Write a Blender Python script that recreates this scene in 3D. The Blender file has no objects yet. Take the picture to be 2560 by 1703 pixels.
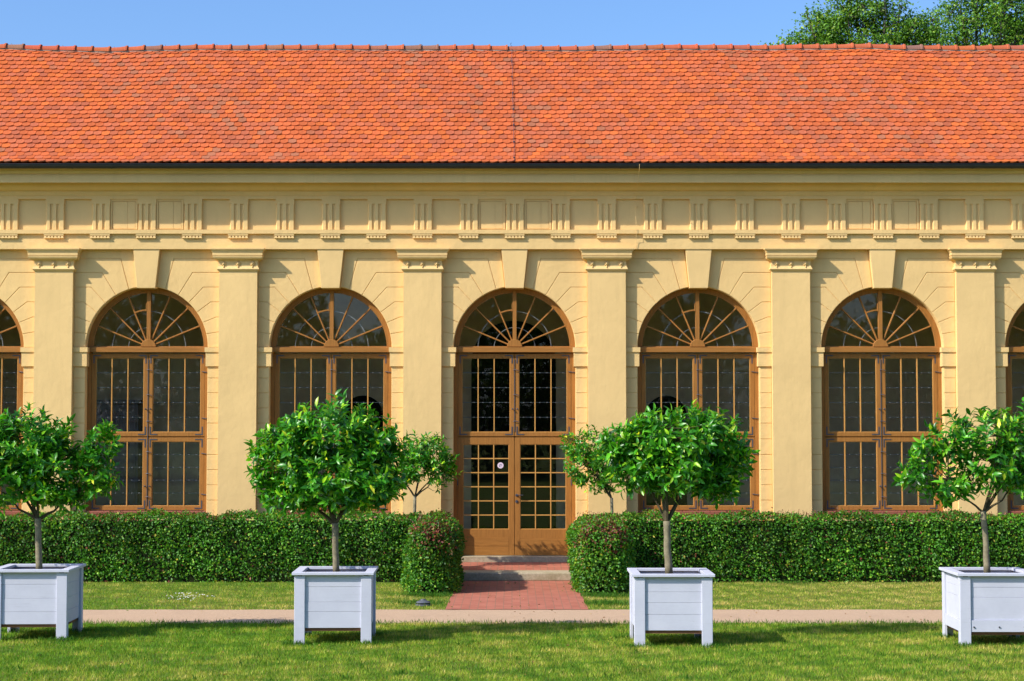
import bpy, bmesh, math, random
import numpy as np
from mathutils import Vector
from mathutils.geometry import tessellate_polygon

random.seed(7)
rng = np.random.default_rng(11)
R = math.radians
S = bpy.context.scene
COL = S.collection

# ------------------------------------------------------------------ camera
CAM_H, CAM_D, PITCH, FPX = 3.11, 38.0, R(2.843), 4400.0
cd = bpy.data.cameras.new('camera'); cam = bpy.data.objects.new('camera', cd); COL.objects.link(cam)
cam.location = (0, -CAM_D, CAM_H); cam.rotation_euler = (R(90) + PITCH, 0, 0)
cd.sensor_width = 36; cd.lens = 36 * FPX / 2560; cd.clip_end = 3000; cd.clip_start = .5
S.camera = cam
S.render.resolution_x, S.render.resolution_y = 1024, 681

# ------------------------------------------------------------------ light
SUN = Vector((-1.78, -1.0, 1.61)).normalized()
W = bpy.data.worlds.new('World'); S.world = W; W.use_nodes = True
wn = W.node_tree; wn.nodes.clear()
sky = wn.nodes.new('ShaderNodeTexSky'); sky.sky_type = 'NISHITA'; sky.sun_disc = False
sky.sun_elevation = math.asin(SUN.z); sky.sun_rotation = math.atan2(SUN.x, SUN.y) % (2 * math.pi)
sky.air_density = 1.0; sky.dust_density = 2.2; sky.ozone_density = 9.0; sky.altitude = 200
bg = wn.nodes.new('ShaderNodeBackground'); bg.inputs[1].default_value = 0.120
wo = wn.nodes.new('ShaderNodeOutputWorld')
wn.links.new(sky.outputs[0], bg.inputs[0]); wn.links.new(bg.outputs[0], wo.inputs[0])
sd = bpy.data.lights.new('sun', 'SUN'); sun = bpy.data.objects.new('sun', sd); COL.objects.link(sun)
sd.energy = 3.0; sd.angle = R(.5); sd.color = (1, .93, .82)
sun.rotation_euler = (-SUN).to_track_quat('-Z', 'Y').to_euler(); sun.location = (-30, -30, 30)
S.view_settings.view_transform = 'Standard'; S.view_settings.look = 'None'
S.view_settings.exposure = .92; S.view_settings.gamma = 1
S.render.engine = 'CYCLES'
S.cycles.max_bounces = 8; S.cycles.diffuse_bounces = 6; S.cycles.transparent_max_bounces = 12

# ------------------------------------------------------------------ measuring helpers (photo pixel + real distance -> metres)
def zy(py, Y):
    v = (851.5 - py) / FPX
    return CAM_H + (Y + CAM_D) * (math.sin(PITCH) + v * math.cos(PITCH)) / (math.cos(PITCH) - v * math.sin(PITCH))
def xat(px, py, Y):
    v = (851.5 - py) / FPX
    return (px - 1280) / FPX * (Y + CAM_D) / (math.cos(PITCH) - v * math.sin(PITCH))

# ------------------------------------------------------------------ materials
def nt(name):
    m = bpy.data.materials.new(name); m.use_nodes = True
    n = m.node_tree; b = n.nodes['Principled BSDF']
    return m, n, b
def add(n, t, **k):
    x = n.nodes.new(t)
    for a, v in k.items(): setattr(x, a, v)
    return x
def coords(n, scale=(1, 1, 1), obj=False):
    if obj: c = add(n, 'ShaderNodeTexCoord').outputs['Object']
    else: c = add(n, 'ShaderNodeNewGeometry').outputs['Position']
    mp = add(n, 'ShaderNodeMapping'); mp.inputs['Scale'].default_value = scale
    n.links.new(c, mp.inputs[0]); return mp.outputs[0]
def noise(n, co, scale, detail=4, rough=.6, dist=0):
    x = add(n, 'ShaderNodeTexNoise'); x.inputs['Scale'].default_value = scale
    x.inputs['Detail'].default_value = detail; x.inputs['Roughness'].default_value = rough
    x.inputs['Distortion'].default_value = dist
    n.links.new(co, x.inputs['Vector']); return x.outputs['Fac']
def ramp(n, fac, stops):
    x = add(n, 'ShaderNodeValToRGB'); e = x.color_ramp.elements
    while len(e) < len(stops): e.new(.5)
    for i, (p, c) in enumerate(stops):
        e[i].position = p; e[i].color = (c[0], c[1], c[2], 1)
    n.links.new(fac, x.inputs[0]); return x.outputs[0]
def mixc(n, a, b, fac, mode='MIX'):
    x = add(n, 'ShaderNodeMix', data_type='RGBA', blend_type=mode)
    for s, v in ((x.inputs[6], a), (x.inputs[7], b), (x.inputs[0], fac)):
        if hasattr(v, 'is_linked') or isinstance(v, bpy.types.NodeSocket): n.links.new(v, s)
        elif isinstance(v, (int, float)): s.default_value = v
        else: s.default_value = (*v, 1)
    return x.outputs[2]
def bump(n, b, h, strength=.3, dist=.01, prev=None):
    x = add(n, 'ShaderNodeBump'); x.inputs['Strength'].default_value = strength
    x.inputs['Distance'].default_value = dist; n.links.new(h, x.inputs['Height'])
    if prev: n.links.new(prev, x.inputs['Normal'])
    n.links.new(x.outputs[0], b.inputs['Normal']); return x.outputs[0]
def rough(b, r, spec=.3):
    b.inputs['Roughness'].default_value = r; b.inputs['Specular IOR Level'].default_value = spec

def mat_plaster(name, c, var=.10, bs=.5):
    m, n, b = nt(name); co = coords(n)
    f = noise(n, co, .7, 6, .65)
    d = tuple(x * (1 - var) for x in c); l = tuple(min(1, x * (1 + var * .5)) for x in c)
    base = ramp(n, f, [(.3, d), (.7, l)])
    st = noise(n, coords(n, (3, 3, .35)), 1.6, 5, .7)
    base = mixc(n, base, tuple(x * .86 for x in c), ramp(n, st, [(.52, (0, 0, 0)), (.8, (.75, .75, .75))]))
    n.links.new(base, b.inputs[0]); rough(b, .85, .15)
    h0 = noise(n, co, 3.2, 4, .6); p0 = bump(n, b, h0, bs, .018); h1 = noise(n, co, 9, 5, .6); p = bump(n, b, h1, bs, .014, p0)
    h2 = noise(n, co, 70, 3, .6); bump(n, b, h2, .25, .003, p)
    return m
def mat_wood(name, c, vert=True, gl=.5):
    m, n, b = nt(name); co = coords(n, (14, 14, 1.1) if vert else (1.1, 14, 14))
    f = noise(n, co, 2.2, 5, .65, .6)
    base = ramp(n, f, [(.25, tuple(x * .72 for x in c)), (.5, c), (.8, tuple(x * 1.22 for x in c))])
    n.links.new(base, b.inputs[0]); rough(b, gl, .14); bump(n, b, f, .15, .002); return m
def mat_simple(name, c, r=.6, spec=.3, metal=0, var=.15, scale=6, bs=.1):
    m, n, b = nt(name); f = noise(n, coords(n), scale, 5, .65)
    base = ramp(n, f, [(.25, tuple(x * (1 - var) for x in c)), (.75, tuple(min(1, x * (1 + var)) for x in c))])
    n.links.new(base, b.inputs[0]); rough(b, r, spec); b.inputs['Metallic'].default_value = metal
    if bs: bump(n, b, f, bs, .004)
    return m
def mat_leaf(name, trans=.3, r=.35, spec=.5):
    m, n, b = nt(name); a = add(n, 'ShaderNodeAttribute', attribute_name='Col')
    n.links.new(a.outputs[0], b.inputs[0]); rough(b, r, spec)
    t = add(n, 'ShaderNodeBsdfTranslucent'); 
    tc = mixc(n, a.outputs[0], (1.7, 1.5, .6), 1.0, 'MULTIPLY'); n.links.new(tc, t.inputs[0])
    mx = add(n, 'ShaderNodeMixShader'); mx.inputs[0].default_value = trans
    n.links.new(b.outputs[0], mx.inputs[1]); n.links.new(t.outputs[0], mx.inputs[2])
    n.links.new(mx.outputs[0], n.nodes['Material Output'].inputs[0]); return m

M = {}
YEL = (.81, .553, .236)
M['plaster'] = mat_plaster('yellow_plaster', YEL)
M['plaster_smooth'] = mat_plaster('smooth_yellow_plaster', (.80, .551, .238), .09, .35)
M['wood'] = mat_wood('brown_wood_upright', (.345, .150, .036))
M['wood_h'] = mat_wood('brown_wood_level', (.345, .150, .036), False)
M['putty'] = mat_simple('ochre_glazing_bead', (.55, .28, .075), .5, .15)
M['iron'] = mat_simple('grey_iron', (.075, .08, .10), .5, .5, .3)
M['lead'] = mat_simple('pale_lead_strip', (.28, .28, .29), .5, .5, 0)
M['gutter'] = mat_simple('black_gutter_metal', (.025, .027, .03), .35, .5, .2, .3)
M['white'] = None
M['sticker'] = mat_simple('pink_white_sticker', (.75, .6, .68), .5)
M['ink'] = mat_simple('blue_ink', (.12, .16, .3), .5)
M['soil'] = mat_simple('dark_soil', (.07, .045, .03), .95, .1, 0, .4, 30, .6)
M['underwood'] = mat_simple('bare_brown_board', (.22, .10, .05), .8)
M['floor_in'] = mat_simple('interior_floor_stone', (.42, .32, .20), .8)
M['interior'] = mat_simple('interior_plaster', (.88, .76, .54), .9, .1, 0, .25, 1.2, 0)
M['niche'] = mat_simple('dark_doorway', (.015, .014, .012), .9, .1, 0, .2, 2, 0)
M['cabinet'] = mat_simple('interior_white_panel', (.33, .33, .36), .8, .2)
M['mortar'] = mat_simple('ridge_mortar', (.36, .33, .28), .95, .1, 0, .3, 20, .5)
M['redsill'] = mat_simple('red_brown_sill', (.30, .10, .06), .5)
M['lamp_grey'] = mat_simple('lamp_dark_metal', (.09, .10, .12), .5, .5)
M['trunk'] = mat_simple('citrus_bark', (.22, .19, .12), .85, .2, 0, .35, 14, .4)
M['branch'] = mat_simple('citrus_branch', (.08, .065, .035), .85, .2, 0, .3, 14, .3)
M['bark'] = mat_simple('old_bark', (.10, .08, .06), .9, .2, 0, .35, 8, .5)
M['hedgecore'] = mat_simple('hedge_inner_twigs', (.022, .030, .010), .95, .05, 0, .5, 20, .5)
M['citrus'] = mat_leaf('citrus_leaf', .28, .34, .5)
M['hedge'] = mat_leaf('hedge_leaf', .25, .45, .3)
M['oak'] = mat_leaf('oak_leaf', .3, .5, .3)
M['grassblade'] = mat_leaf('grass_blade', .3, .6, .2)
M['petal'] = mat_simple('white_petal', (.8, .8, .75), .7)

def mat_white():
    m, n, b = nt('worn_white_paint'); co = coords(n)
    f = noise(n, co, 2.5, 5, .65)
    base = ramp(n, f, [(.3, (.53, .545, .64)), (.7, (.60, .615, .71))])
    gr = noise(n, coords(n, (1.2, 1.2, 30)), 2.4, 4, .7)
    base = mixc(n, base, (.40, .41, .45), ramp(n, gr, [(.58, (0, 0, 0)), (.75, (.45, .45, .45))]))
    ch = noise(n, co, 26, 4, .75); base = mixc(n, base, (.20, .17, .13), ramp(n, ch, [(.72, (0, 0, 0)), (.76, (.8, .8, .8))]))
    sp = add(n, 'ShaderNodeSeparateXYZ'); n.links.new(co, sp.inputs[0])
    mr = add(n, 'ShaderNodeMapRange'); mr.inputs[1].default_value = .22; mr.inputs[2].default_value = .0; n.links.new(sp.outputs[2], mr.inputs[0])
    mm = add(n, 'ShaderNodeMath', operation='MULTIPLY'); n.links.new(mr.outputs[0], mm.inputs[0]); n.links.new(noise(n, co, 14, 5, .75), mm.inputs[1])
    base = mixc(n, base, (.24, .22, .13), ramp(n, mm.outputs[0], [(.30, (0, 0, 0)), (.55, (.7, .7, .7))]))
    n.links.new(base, b.inputs[0]); rough(b, .5, .25); bump(n, b, gr, .12, .002); return m
M['white'] = mat_white()
def mat_tile():
    m, n, b = nt('clay_roof_tile'); a = add(n, 'ShaderNodeAttribute', attribute_name='Col')
    f = noise(n, coords(n, (40, 4, 4)), 2.0, 4, .6)
    base = mixc(n, a.outputs[0], ramp(n, f, [(.3, (.86, .84, .83)), (.7, (1.06, 1.06, 1.06))]), 1.0, 'MULTIPLY')
    g = noise(n, coords(n), .55, 5, .65)
    base = mixc(n, base, (.30, .15, .09), ramp(n, g, [(.55, (0, 0, 0)), (.8, (.16, .16, .16))]))
    n.links.new(base, b.inputs[0]); rough(b, .8, .06); bump(n, b, f, .2, .003); return m
M['tile'] = mat_tile()
def mat_glass():
    m, n, b = nt('old_window_glass'); n.nodes.remove(b)
    t = add(n, 'ShaderNodeBsdfTransparent'); t.inputs[0].default_value = (.95, .95, .92, 1)
    g = add(n, 'ShaderNodeBsdfGlossy'); g.inputs['Roughness'].default_value = .015; g.inputs[0].default_value = (1, 1, 1, 1)
    h = noise(n, coords(n), 1.1, 2, .5)
    bp = add(n, 'ShaderNodeBump'); bp.inputs['Strength'].default_value = .07; bp.inputs['Distance'].default_value = .02
    n.links.new(h, bp.inputs['Height']); n.links.new(bp.outputs[0], g.inputs['Normal'])
    f = add(n, 'ShaderNodeFresnel'); f.inputs[0].default_value = 1.5
    mu = add(n, 'ShaderNodeMath', operation='MULTIPLY'); mu.inputs[1].default_value = 1.45; mu.use_clamp = True
    n.links.new(f.outputs[0], mu.inputs[0])
    mx = add(n, 'ShaderNodeMixShader'); n.links.new(mu.outputs[0], mx.inputs[0])
    n.links.new(t.outputs[0], mx.inputs[1]); n.links.new(g.outputs[0], mx.inputs[2])
    n.links.new(mx.outputs[0], n.nodes['Material Output'].inputs[0]); return m
M['glass'] = mat_glass()
def mat_ground():
    m, n, b = nt('lawn_soil_and_turf'); co = coords(n)
    f = noise(n, co, .45, 6, .7); g = noise(n, co, 9, 5, .7)
    base = ramp(n, f, [(.3, (.09, .16, .02)), (.5, (.13, .18, .03)), (.72, (.20, .17, .06))])
    base = mixc(n, base, (.14, .10, .05), ramp(n, g, [(.5, (0, 0, 0)), (.75, (.6, .6, .6))]))
    n.links.new(base, b.inputs[0]); rough(b, .95, .1); bump(n, b, g, .8, .03); return m
M['ground'] = mat_ground()
def mat_gravel():
    m, n, b = nt('pink_fine_gravel'); co = coords(n)
    f = noise(n, co, 55, 4, .8); g = noise(n, co, 1.2, 4, .6)
    base = ramp(n, f, [(.25, (.36, .23, .145)), (.5, (.52, .36, .235)), (.75, (.64, .47, .33))])
    base = mixc(n, base, (.40, .27, .19), ramp(n, g, [(.5, (0, 0, 0)), (.8, (.5, .5, .5))]))
    n.links.new(base, b.inputs[0]); rough(b, .95, .1); bump(n, b, f, .7, .01); return m
M['gravel'] = mat_gravel()
def mat_brick():
    m, n, b = nt('red_brick_paving')
    c = add(n, 'ShaderNodeNewGeometry').outputs['Position']
    mp = add(n, 'ShaderNodeMapping'); mp.inputs['Rotation'].default_value = (0, 0, R(90)); n.links.new(c, mp.inputs[0])
    br = add(n, 'ShaderNodeTexBrick'); n.links.new(mp.outputs[0], br.inputs[0])
    br.inputs['Scale'].default_value = 1; br.inputs['Brick Width'].default_value = .205; br.inputs['Row Height'].default_value = .147
    br.inputs['Mortar Size'].default_value = .005; br.offset = .5
    br.inputs['Color1'].default_value = (.40, .135, .088, 1); br.inputs['Color2'].default_value = (.46, .165, .11, 1)
    br.inputs['Mortar'].default_value = (.24, .15, .10, 1)
    f = noise(n, coords(n), 3.5, 5, .7)
    base = mixc(n, br.outputs[0], ramp(n, f, [(.3, (.82, .82, .84)), (.7, (1.1, 1.08, 1.05))]), 1.0, 'MULTIPLY')
    n.links.new(base, b.inputs[0]); rough(b, .85, .2); bump(n, b, br.outputs['Fac'], -.4, .006); return m
M['brick'] = mat_brick()
def mat_stone():
    m, n, b = nt('weathered_step_stone'); co = coords(n)
    f = noise(n, co, 22, 6, .75); g = noise(n, co, 2.5, 5, .65)
    base = ramp(n, f, [(.25, (.28, .235, .15)), (.6, (.47, .40, .28)), (.85, (.58, .50, .37))])
    base = mixc(n, base, (.22, .19, .09), ramp(n, g, [(.5, (0, 0, 0)), (.75, (.7, .7, .7))]))
    n.links.new(base, b.inputs[0]); rough(b, .9, .2); bump(n, b, f, .5, .008); return m
M['stone'] = mat_stone()

# ------------------------------------------------------------------ mesh builder
class MB:
    def __init__(s): s.v = []; s.f = []; s.c = []
    def poly(s, pts, faces, col=None):
        o = len(s.v); s.v += [tuple(p) for p in pts]
        if col is not None: s.c += [col] * len(pts)
        s.f += [tuple(i + o for i in f) for f in faces]
    def box(s, x0, x1, y0, y1, z0, z1):
        p = [(x, y, z) for z in (z0, z1) for y in (y0, y1) for x in (x0, x1)]
        s.poly(p, [(0, 2, 3, 1), (4, 5, 7, 6), (0, 1, 5, 4), (2, 6, 7, 3), (0, 4, 6, 2), (1, 3, 7, 5)])
    def extr_x(s, prof, x0, x1):          # closed (y,z) profile along X
        n = len(prof); p = [(x0, y, z) for y, z in prof] + [(x1, y, z) for y, z in prof]
        s.poly(p, [(i, (i + 1) % n, n + (i + 1) % n, n + i) for i in range(n)] + [tuple(range(n))[::-1], tuple(range(n, 2 * n))])
    def prism(s, poly, y0, y1, bevel=0):  # (x,z) polygon, front y0, back y1
        n = len(poly)
        tri = tessellate_polygon([[Vector((x, z, 0)) for x, z in poly]])
        f = offset(poly, bevel) if bevel else poly
        p = [(x, y0, z) for x, z in f]; k = n
        if bevel: p += [(x, y0 + bevel, z) for x, z in poly]; k = 2 * n
        p += [(x, y1, z) for x, z in poly]
        F = [tuple(t) for t in tri]
        if bevel: F += [(i, (i + 1) % n, n + (i + 1) % n, n + i) for i in range(n)]
        b = k - n
        F += [(b + i, b + (i + 1) % n, k + (i + 1) % n, k + i) for i in range(n)]
        F += [tuple(k + j for j in t[::-1]) for t in tri]
        s.poly(p, F)
    def tube(s, pts, rad, n=6, cap=True):
        pts = [Vector(p) for p in pts]
        if not hasattr(rad, '__len__'): rad = [rad] * len(pts)
        o = len(s.v); prev = None
        for i, p in enumerate(pts):
            d = (pts[min(i + 1, len(pts) - 1)] - pts[max(i - 1, 0)]).normalized()
            u = d.cross(Vector((0, 0, 1)) if abs(d.z) < .9 else Vector((1, 0, 0))).normalized()
            if prev: u = (prev - d * prev.dot(d)).normalized()
            prev = u; w = d.cross(u)
            for k in range(n):
                a = 2 * math.pi * k / n; s.v.append(tuple(p + (u * math.cos(a) + w * math.sin(a)) * rad[i]))
        for i in range(len(pts) - 1):
            for k in range(n):
                a = o + i * n; s.f.append((a + k, a + (k + 1) % n, a + n + (k + 1) % n, a + n + k))
        if cap: s.f.append(tuple(range(o, o + n))[::-1]); s.f.append(tuple(range(o + (len(pts) - 1) * n, o + len(pts) * n)))
    def arc_band(s, r0, r1, a0, a1, y0, y1, n, cx=0, cz=0, ends=True):
        p = []
        for i in range(n + 1):
            a = a0 + (a1 - a0) * i / n; c, d = math.cos(a), math.sin(a)
            p += [(cx + r0 * c, y0, cz + r0 * d), (cx + r1 * c, y0, cz + r1 * d), (cx + r1 * c, y1, cz + r1 * d), (cx + r0 * c, y1, cz + r0 * d)]
        F = []
        for i in range(n):
            for k in range(4): F.append((4 * i + k, 4 * i + (k + 1) % 4, 4 * i + 4 + (k + 1) % 4, 4 * i + 4 + k))
        if ends: F += [(0, 1, 2, 3), (4 * n + 3, 4 * n + 2, 4 * n + 1, 4 * n)]
        s.poly(p, F)
    def rings(s, rs):                      # list of rings: equal count of points; open ends capped
        n = len(rs[0]); o = len(s.v)
        for r in rs: s.v += [tuple(p) for p in r]
        for i in range(len(rs) - 1):
            for k in range(n): s.f.append((o + i * n + k, o + i * n + (k + 1) % n, o + (i + 1) * n + (k + 1) % n, o + (i + 1) * n + k))
        s.f.append(tuple(range(o, o + n))[::-1]); s.f.append(tuple(range(o + (len(rs) - 1) * n, o + len(rs) * n)))
    def build(s, name, mat, parent=None, bevel=0, smooth=False, fix=True):
        me = bpy.data.meshes.new(name); me.from_pydata(s.v, [], s.f); me.update()
        if s.c and len(s.c) == len(s.v):
            at = me.color_attributes.new('Col', 'FLOAT_COLOR', 'POINT')
            at.data.foreach_set('color', np.array([(*c, 1) for c in s.c], 'f').ravel())
        if fix:
            bm = bmesh.new(); bm.from_mesh(me); bmesh.ops.recalc_face_normals(bm, faces=bm.faces); bm.to_mesh(me); bm.free()
        if smooth: me.polygons.foreach_set('use_smooth', [True] * len(me.polygons))
        me.materials.append(M[mat] if isinstance(mat, str) else mat)
        o = bpy.data.objects.new(name, me); COL.objects.link(o)
        if parent: o.parent = parent
        if bevel:
            b = o.modifiers.new('bevel', 'BEVEL'); b.width = bevel; b.segments = 2; b.limit_method = 'ANGLE'
        return o
def offset(poly, d):
    n = len(poly); A = sum(poly[i][0] * poly[(i + 1) % n][1] - poly[(i + 1) % n][0] * poly[i][1] for i in range(n))
    sg = 1 if A > 0 else -1; out = []
    for i in range(n):
        p0, p1, p2 = poly[i - 1], poly[i], poly[(i + 1) % n]
        def nr(a, b):
            dx, dz = b[0] - a[0], b[1] - a[1]; l = math.hypot(dx, dz) or 1; return (-dz / l * sg, dx / l * sg)
        n1, n2 = nr(p0, p1), nr(p1, p2); k = 1 + n1[0] * n2[0] + n1[1] * n2[1]; k = max(k, .35)
        out.append((p1[0] + d * (n1[0] + n2[0]) / k, p1[1] + d * (n1[1] + n2[1]) / k))
    return out
def raw_mesh(name, V, F, mat, parent=None, col=None, smooth=False):
    me = bpy.data.meshes.new(name); nv, nf = len(V), len(F); k = F.shape[1]
    me.vertices.add(nv); me.vertices.foreach_set('co', V.astype('f').ravel())
    me.loops.add(nf * k); me.loops.foreach_set('vertex_index', F.astype('i').ravel())
    me.polygons.add(nf); me.polygons.foreach_set('loop_start', np.arange(0, nf * k, k, dtype='i'))
    me.update(calc_edges=True)
    if col is not None:
        at = me.color_attributes.new('Col', 'FLOAT_COLOR', 'POINT')
        c = np.ones((nv, 4), 'f'); c[:, :3] = col; at.data.foreach_set('color', c.ravel())
    if smooth: me.polygons.foreach_set('use_smooth', np.ones(nf, bool))
    me.materials.append(M[mat]); o = bpy.data.objects.new(name, me); COL.objects.link(o)
    if parent: o.parent = parent
    return o
def tag(o, label=None, cat=None, group=None, kind=None):
    if label: o['label'] = label
    if cat: o['category'] = cat
    if group: o['group'] = group
    if kind: o['kind'] = kind
    return o
def thing(name, label, cat, loc=(0, 0, 0), rz=0, group=None):
    o = bpy.data.objects.new(name, None); COL.objects.link(o); o.location = loc; o.rotation_euler = (0, 0, rz)
    o.empty_display_size = .2
    return tag(o, label, cat, group)
def copy_tree(o, parent=None):
    c = o.copy(); COL.objects.link(c)
    if parent: c.parent = parent
    for ch in list(o.children): copy_tree(ch, c)
    return c
def norm(a): return a / (np.linalg.norm(a, axis=-1, keepdims=True) + 1e-9)

# ------------------------------------------------------------------ ground, path, walkway
YF = lambda d: d - CAM_D
g = MB(); g.poly([(-400, -400, 0), (400, -400, 0), (400, 400, 0), (-400, 400, 0)], [(0, 1, 2, 3)])
tag(g.build('lawn', 'ground'), kind='structure')
PY0, PY1 = YF(28.15), YF(30.3)           # gravel path
g = MB(); n = 240
pts = []; 
for i in range(n + 1):
    x = -40 + 80 * i / n
    pts += [(x, PY0 + .035 * math.sin(x * 2.3) + .03 * math.sin(x * 7.1 + 1), .005), (x, PY1 + .03 * math.sin(x * 3.1 + 2) + .025 * math.sin(x * 8.3), .005)]
g.poly(pts, [(2 * i, 2 * i + 2, 2 * i + 3, 2 * i + 1) for i in range(n)])
tag(g.build('gravel_path', 'gravel'), kind='structure')
KY = YF(35.9)                             # front of the stone step
WX0, WX1 = -1.1, 1.27
g = MB(); g.poly([(WX0 - .04, PY1 - .03, .012), (WX1 + .04, PY1 - .03, .012), (WX1, KY + .02, .012), (WX0, KY + .02, .012)], [(0, 1, 2, 3)])
tag(g.build('brick_walkway', 'brick'), kind='structure')
g = MB(); g.box(WX0, WX1, KY, KY + .62, 0, .178)
o = tag(g.build('stone_step', 'stone', bevel=.03), kind='structure')
g = MB(); z0, z1 = .182, .24
g.poly([(WX0 - .05, KY + .59, z0), (WX1 + .05, KY + .59, z0), (WX1 + .05, .02, z1), (WX0 - .05, .02, z1), (WX0 - .05, KY + .59, 0), (WX1 + .05, KY + .59, 0), (WX1 + .05, .02, 0), (WX0 - .05, .02, 0)],
       [(0, 1, 2, 3), (4, 5, 1, 0), (5, 6, 2, 1), (7, 4, 0, 3), (6, 7, 3, 2)])
tag(g.build('brick_landing', 'brick'), kind='structure')

# ------------------------------------------------------------------ building
BAY, X0 = 3.976, .055
BX = [X0 + i * BAY for i in range(-3, 4)]
PX = [X0 + (i + .5) * BAY for i in range(-4, 4)]
XL, XR = PX[0] - .5, PX[-1] + .5
ZS = zy(868.7, 0)                          # spring line
RA = 1.318                                 # arch radius
ZA = zy(622.9, -.15)                       # underside of architrave
PW, PY = .82, -.143                        # pilaster width, face
DOORZ = .30
bld = thing('orangery_building', 'long yellow orangery with arched wooden windows and a red clay tiled roof', 'building', (0, 0, 0))

# wall slab with arched openings (one sheet front + soffits)
def wall_sheet(yf, yb, zt, openings):
    w = MB(); N = 40
    for cx in openings:
        xl, xr = cx - BAY / 2, cx + BAY / 2
        if cx == openings[0]: xl = XL
        if cx == openings[-1]: xr = XR
        for y in (yf, yb):
            w.poly([(xl, y, 0), (cx - RA, y, 0), (cx - RA, y, ZS), (xl, y, ZS)], [(0, 1, 2, 3)])
            w.poly([(cx + RA, y, 0), (xr, y, 0), (xr, y, ZS), (cx + RA, y, ZS)], [(0, 1, 2, 3)])
            p = []
            for i in range(N + 1):
                a = math.pi - math.pi * i / N; x = cx + RA * math.cos(a)
                p += [(x, y, ZS + RA * math.sin(a)), (x, y, zt)]
            w.poly(p, [(2 * i, 2 * i + 2, 2 * i + 3, 2 * i + 1) for i in range(N)])
            w.poly([(xl, y, ZS), (cx - RA, y, ZS), (cx - RA, y, zt), (xl, y, zt)], [(0, 1, 2, 3)])
            w.poly([(cx + RA, y, ZS), (xr, y, ZS), (xr, y, zt), (cx + RA, y, zt)], [(0, 1, 2, 3)])
        p = []
        for i in range(N + 1):
            a = math.pi - math.pi * i / N; x = cx + RA * math.cos(a); z = ZS + RA * math.sin(a)
            p += [(x, yf, z), (x, yb, z)]
        w.poly(p, [(2 * i, 2 * i + 1, 2 * i + 3, 2 * i + 2) for i in range(N)])
        for sx in (-1, 1):
            w.poly([(cx + sx * RA, yf, 0), (cx + sx * RA, yb, 0), (cx + sx * RA, yb, ZS), (cx + sx * RA, yf, ZS)], [(0, 1, 2, 3)])
    return w
ZT = zy(404, -.5) - .05
w = wall_sheet(.014, .48, ZT, BX)
w.box(XL, XR, 5.0, 5.3, 0, ZT)            # rear wall
w.box(XL, XL + .3, .48, 5.0, 0, ZT); w.box(XR - .3, XR, .48, 5.0, 0, ZT)
w.build('wall', 'plaster', bld, fix=True)

# ashlar: one mesh per bay
EL = [(.578, 1.928), (.978, 1.62), (1.212, 1.303), (1.377, .983), (1.50, .655), (1.53, .33)]
AR = [(.408, 1.30), (.697, 1.17), (.931, .997), (1.11, .779), (1.226, .543), (1.281, .289)]
AA = [math.atan2(z, x) for x, z in AR]
XE = BAY / 2 - PW / 2 + .002
HT = ZA - ZS + .004
KT, KB = .285, .198                        # keystone half widths
def arcpts(a0, a1, r=RA, step=.06):
    n = max(2, int(abs(a1 - a0) / step) + 1)
    return [(r * math.cos(a0 + (a1 - a0) * i / n), r * math.sin(a0 + (a1 - a0) * i / n)) for i in range(n + 1)]
blocks = []
ak = math.acos((KB + .004) / RA)
blocks.append([(KT + .01, HT), (XE, HT), (XE, EL[0][1]), EL[0]] + arcpts(AA[0], ak))
for k in range(6):
    e0 = EL[k]; zt = EL[k][1]
    if k < 5: blocks.append([e0, (XE, zt), (XE, EL[k + 1][1]), EL[k + 1]] + arcpts(AA[k + 1], AA[k]))
    else: blocks.append([e0, (XE, zt), (XE, 0)] + arcpts(0, AA[k]))
quoins = []
zq = -zy(868.7, 0) + zy(918, 0)
ylist = [918, 945.7, 982.8, 1020.5, 1058.5, 1098, 1137, 1175, 1213, 1251, 1302]
for a, b in zip(ylist[:-1], ylist[1:]): quoins.append((zy(a, 0) - ZS, zy(b, 0) - ZS))
st = MB()
for sx in (-1, 1):
    for bl in blocks:
        p = offset([(sx * x, z) for x, z in bl], .006)
        p = [(x, z) for x, z in p]
        st.prism(p, 0, .016, .006)
    for za, zb in quoins:
        p = [(sx * RA, zb), (sx * XE, zb), (sx * XE, za), (sx * RA, za)]
        st.prism(offset(p, .006), 0, .016, .006)
    # plinth course
    xa, xb = sorted((sx * (RA - .03), sx * XE)); st.box(xa, xb, -.04, .2, -ZS, zy(1302, 0) - ZS)
    # impost band, cap block
    zi0, zi1, zi2 = 0.0, zy(880.5, 0) - ZS, zy(916, 0) - ZS
    xa, xb = sorted((sx * (RA - .055), sx * XE)); st.box(xa, xb, -.06, .19, zi1, zi0)
    xa, xb = sorted((sx * (RA - .035), sx * XE)); st.box(xa, xb, -.035, .19, zi2, zi1 + .001)
s0 = None
for cx in BX:
    if s0 is None: s0 = st.build('stonework', 'plaster', bld); o = s0
    else: o = s0.copy(); COL.objects.link(o); o.parent = bld
    o.location = (cx, 0, ZS)
# keystones
k0 = None; km = MB()
zk = RA - .02 * 1 - .022
km.prism([(-KB, zk), (KB, zk), (KT, HT), (-KT, HT)], -.13, .19, .006)
for cx in BX:
    if k0 is None: k0 = km.build('keystone', 'plaster_smooth', bld); o = k0
    else: o = k0.copy(); COL.objects.link(o); o.parent = bld
    o.location = (cx, 0, ZS)
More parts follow.
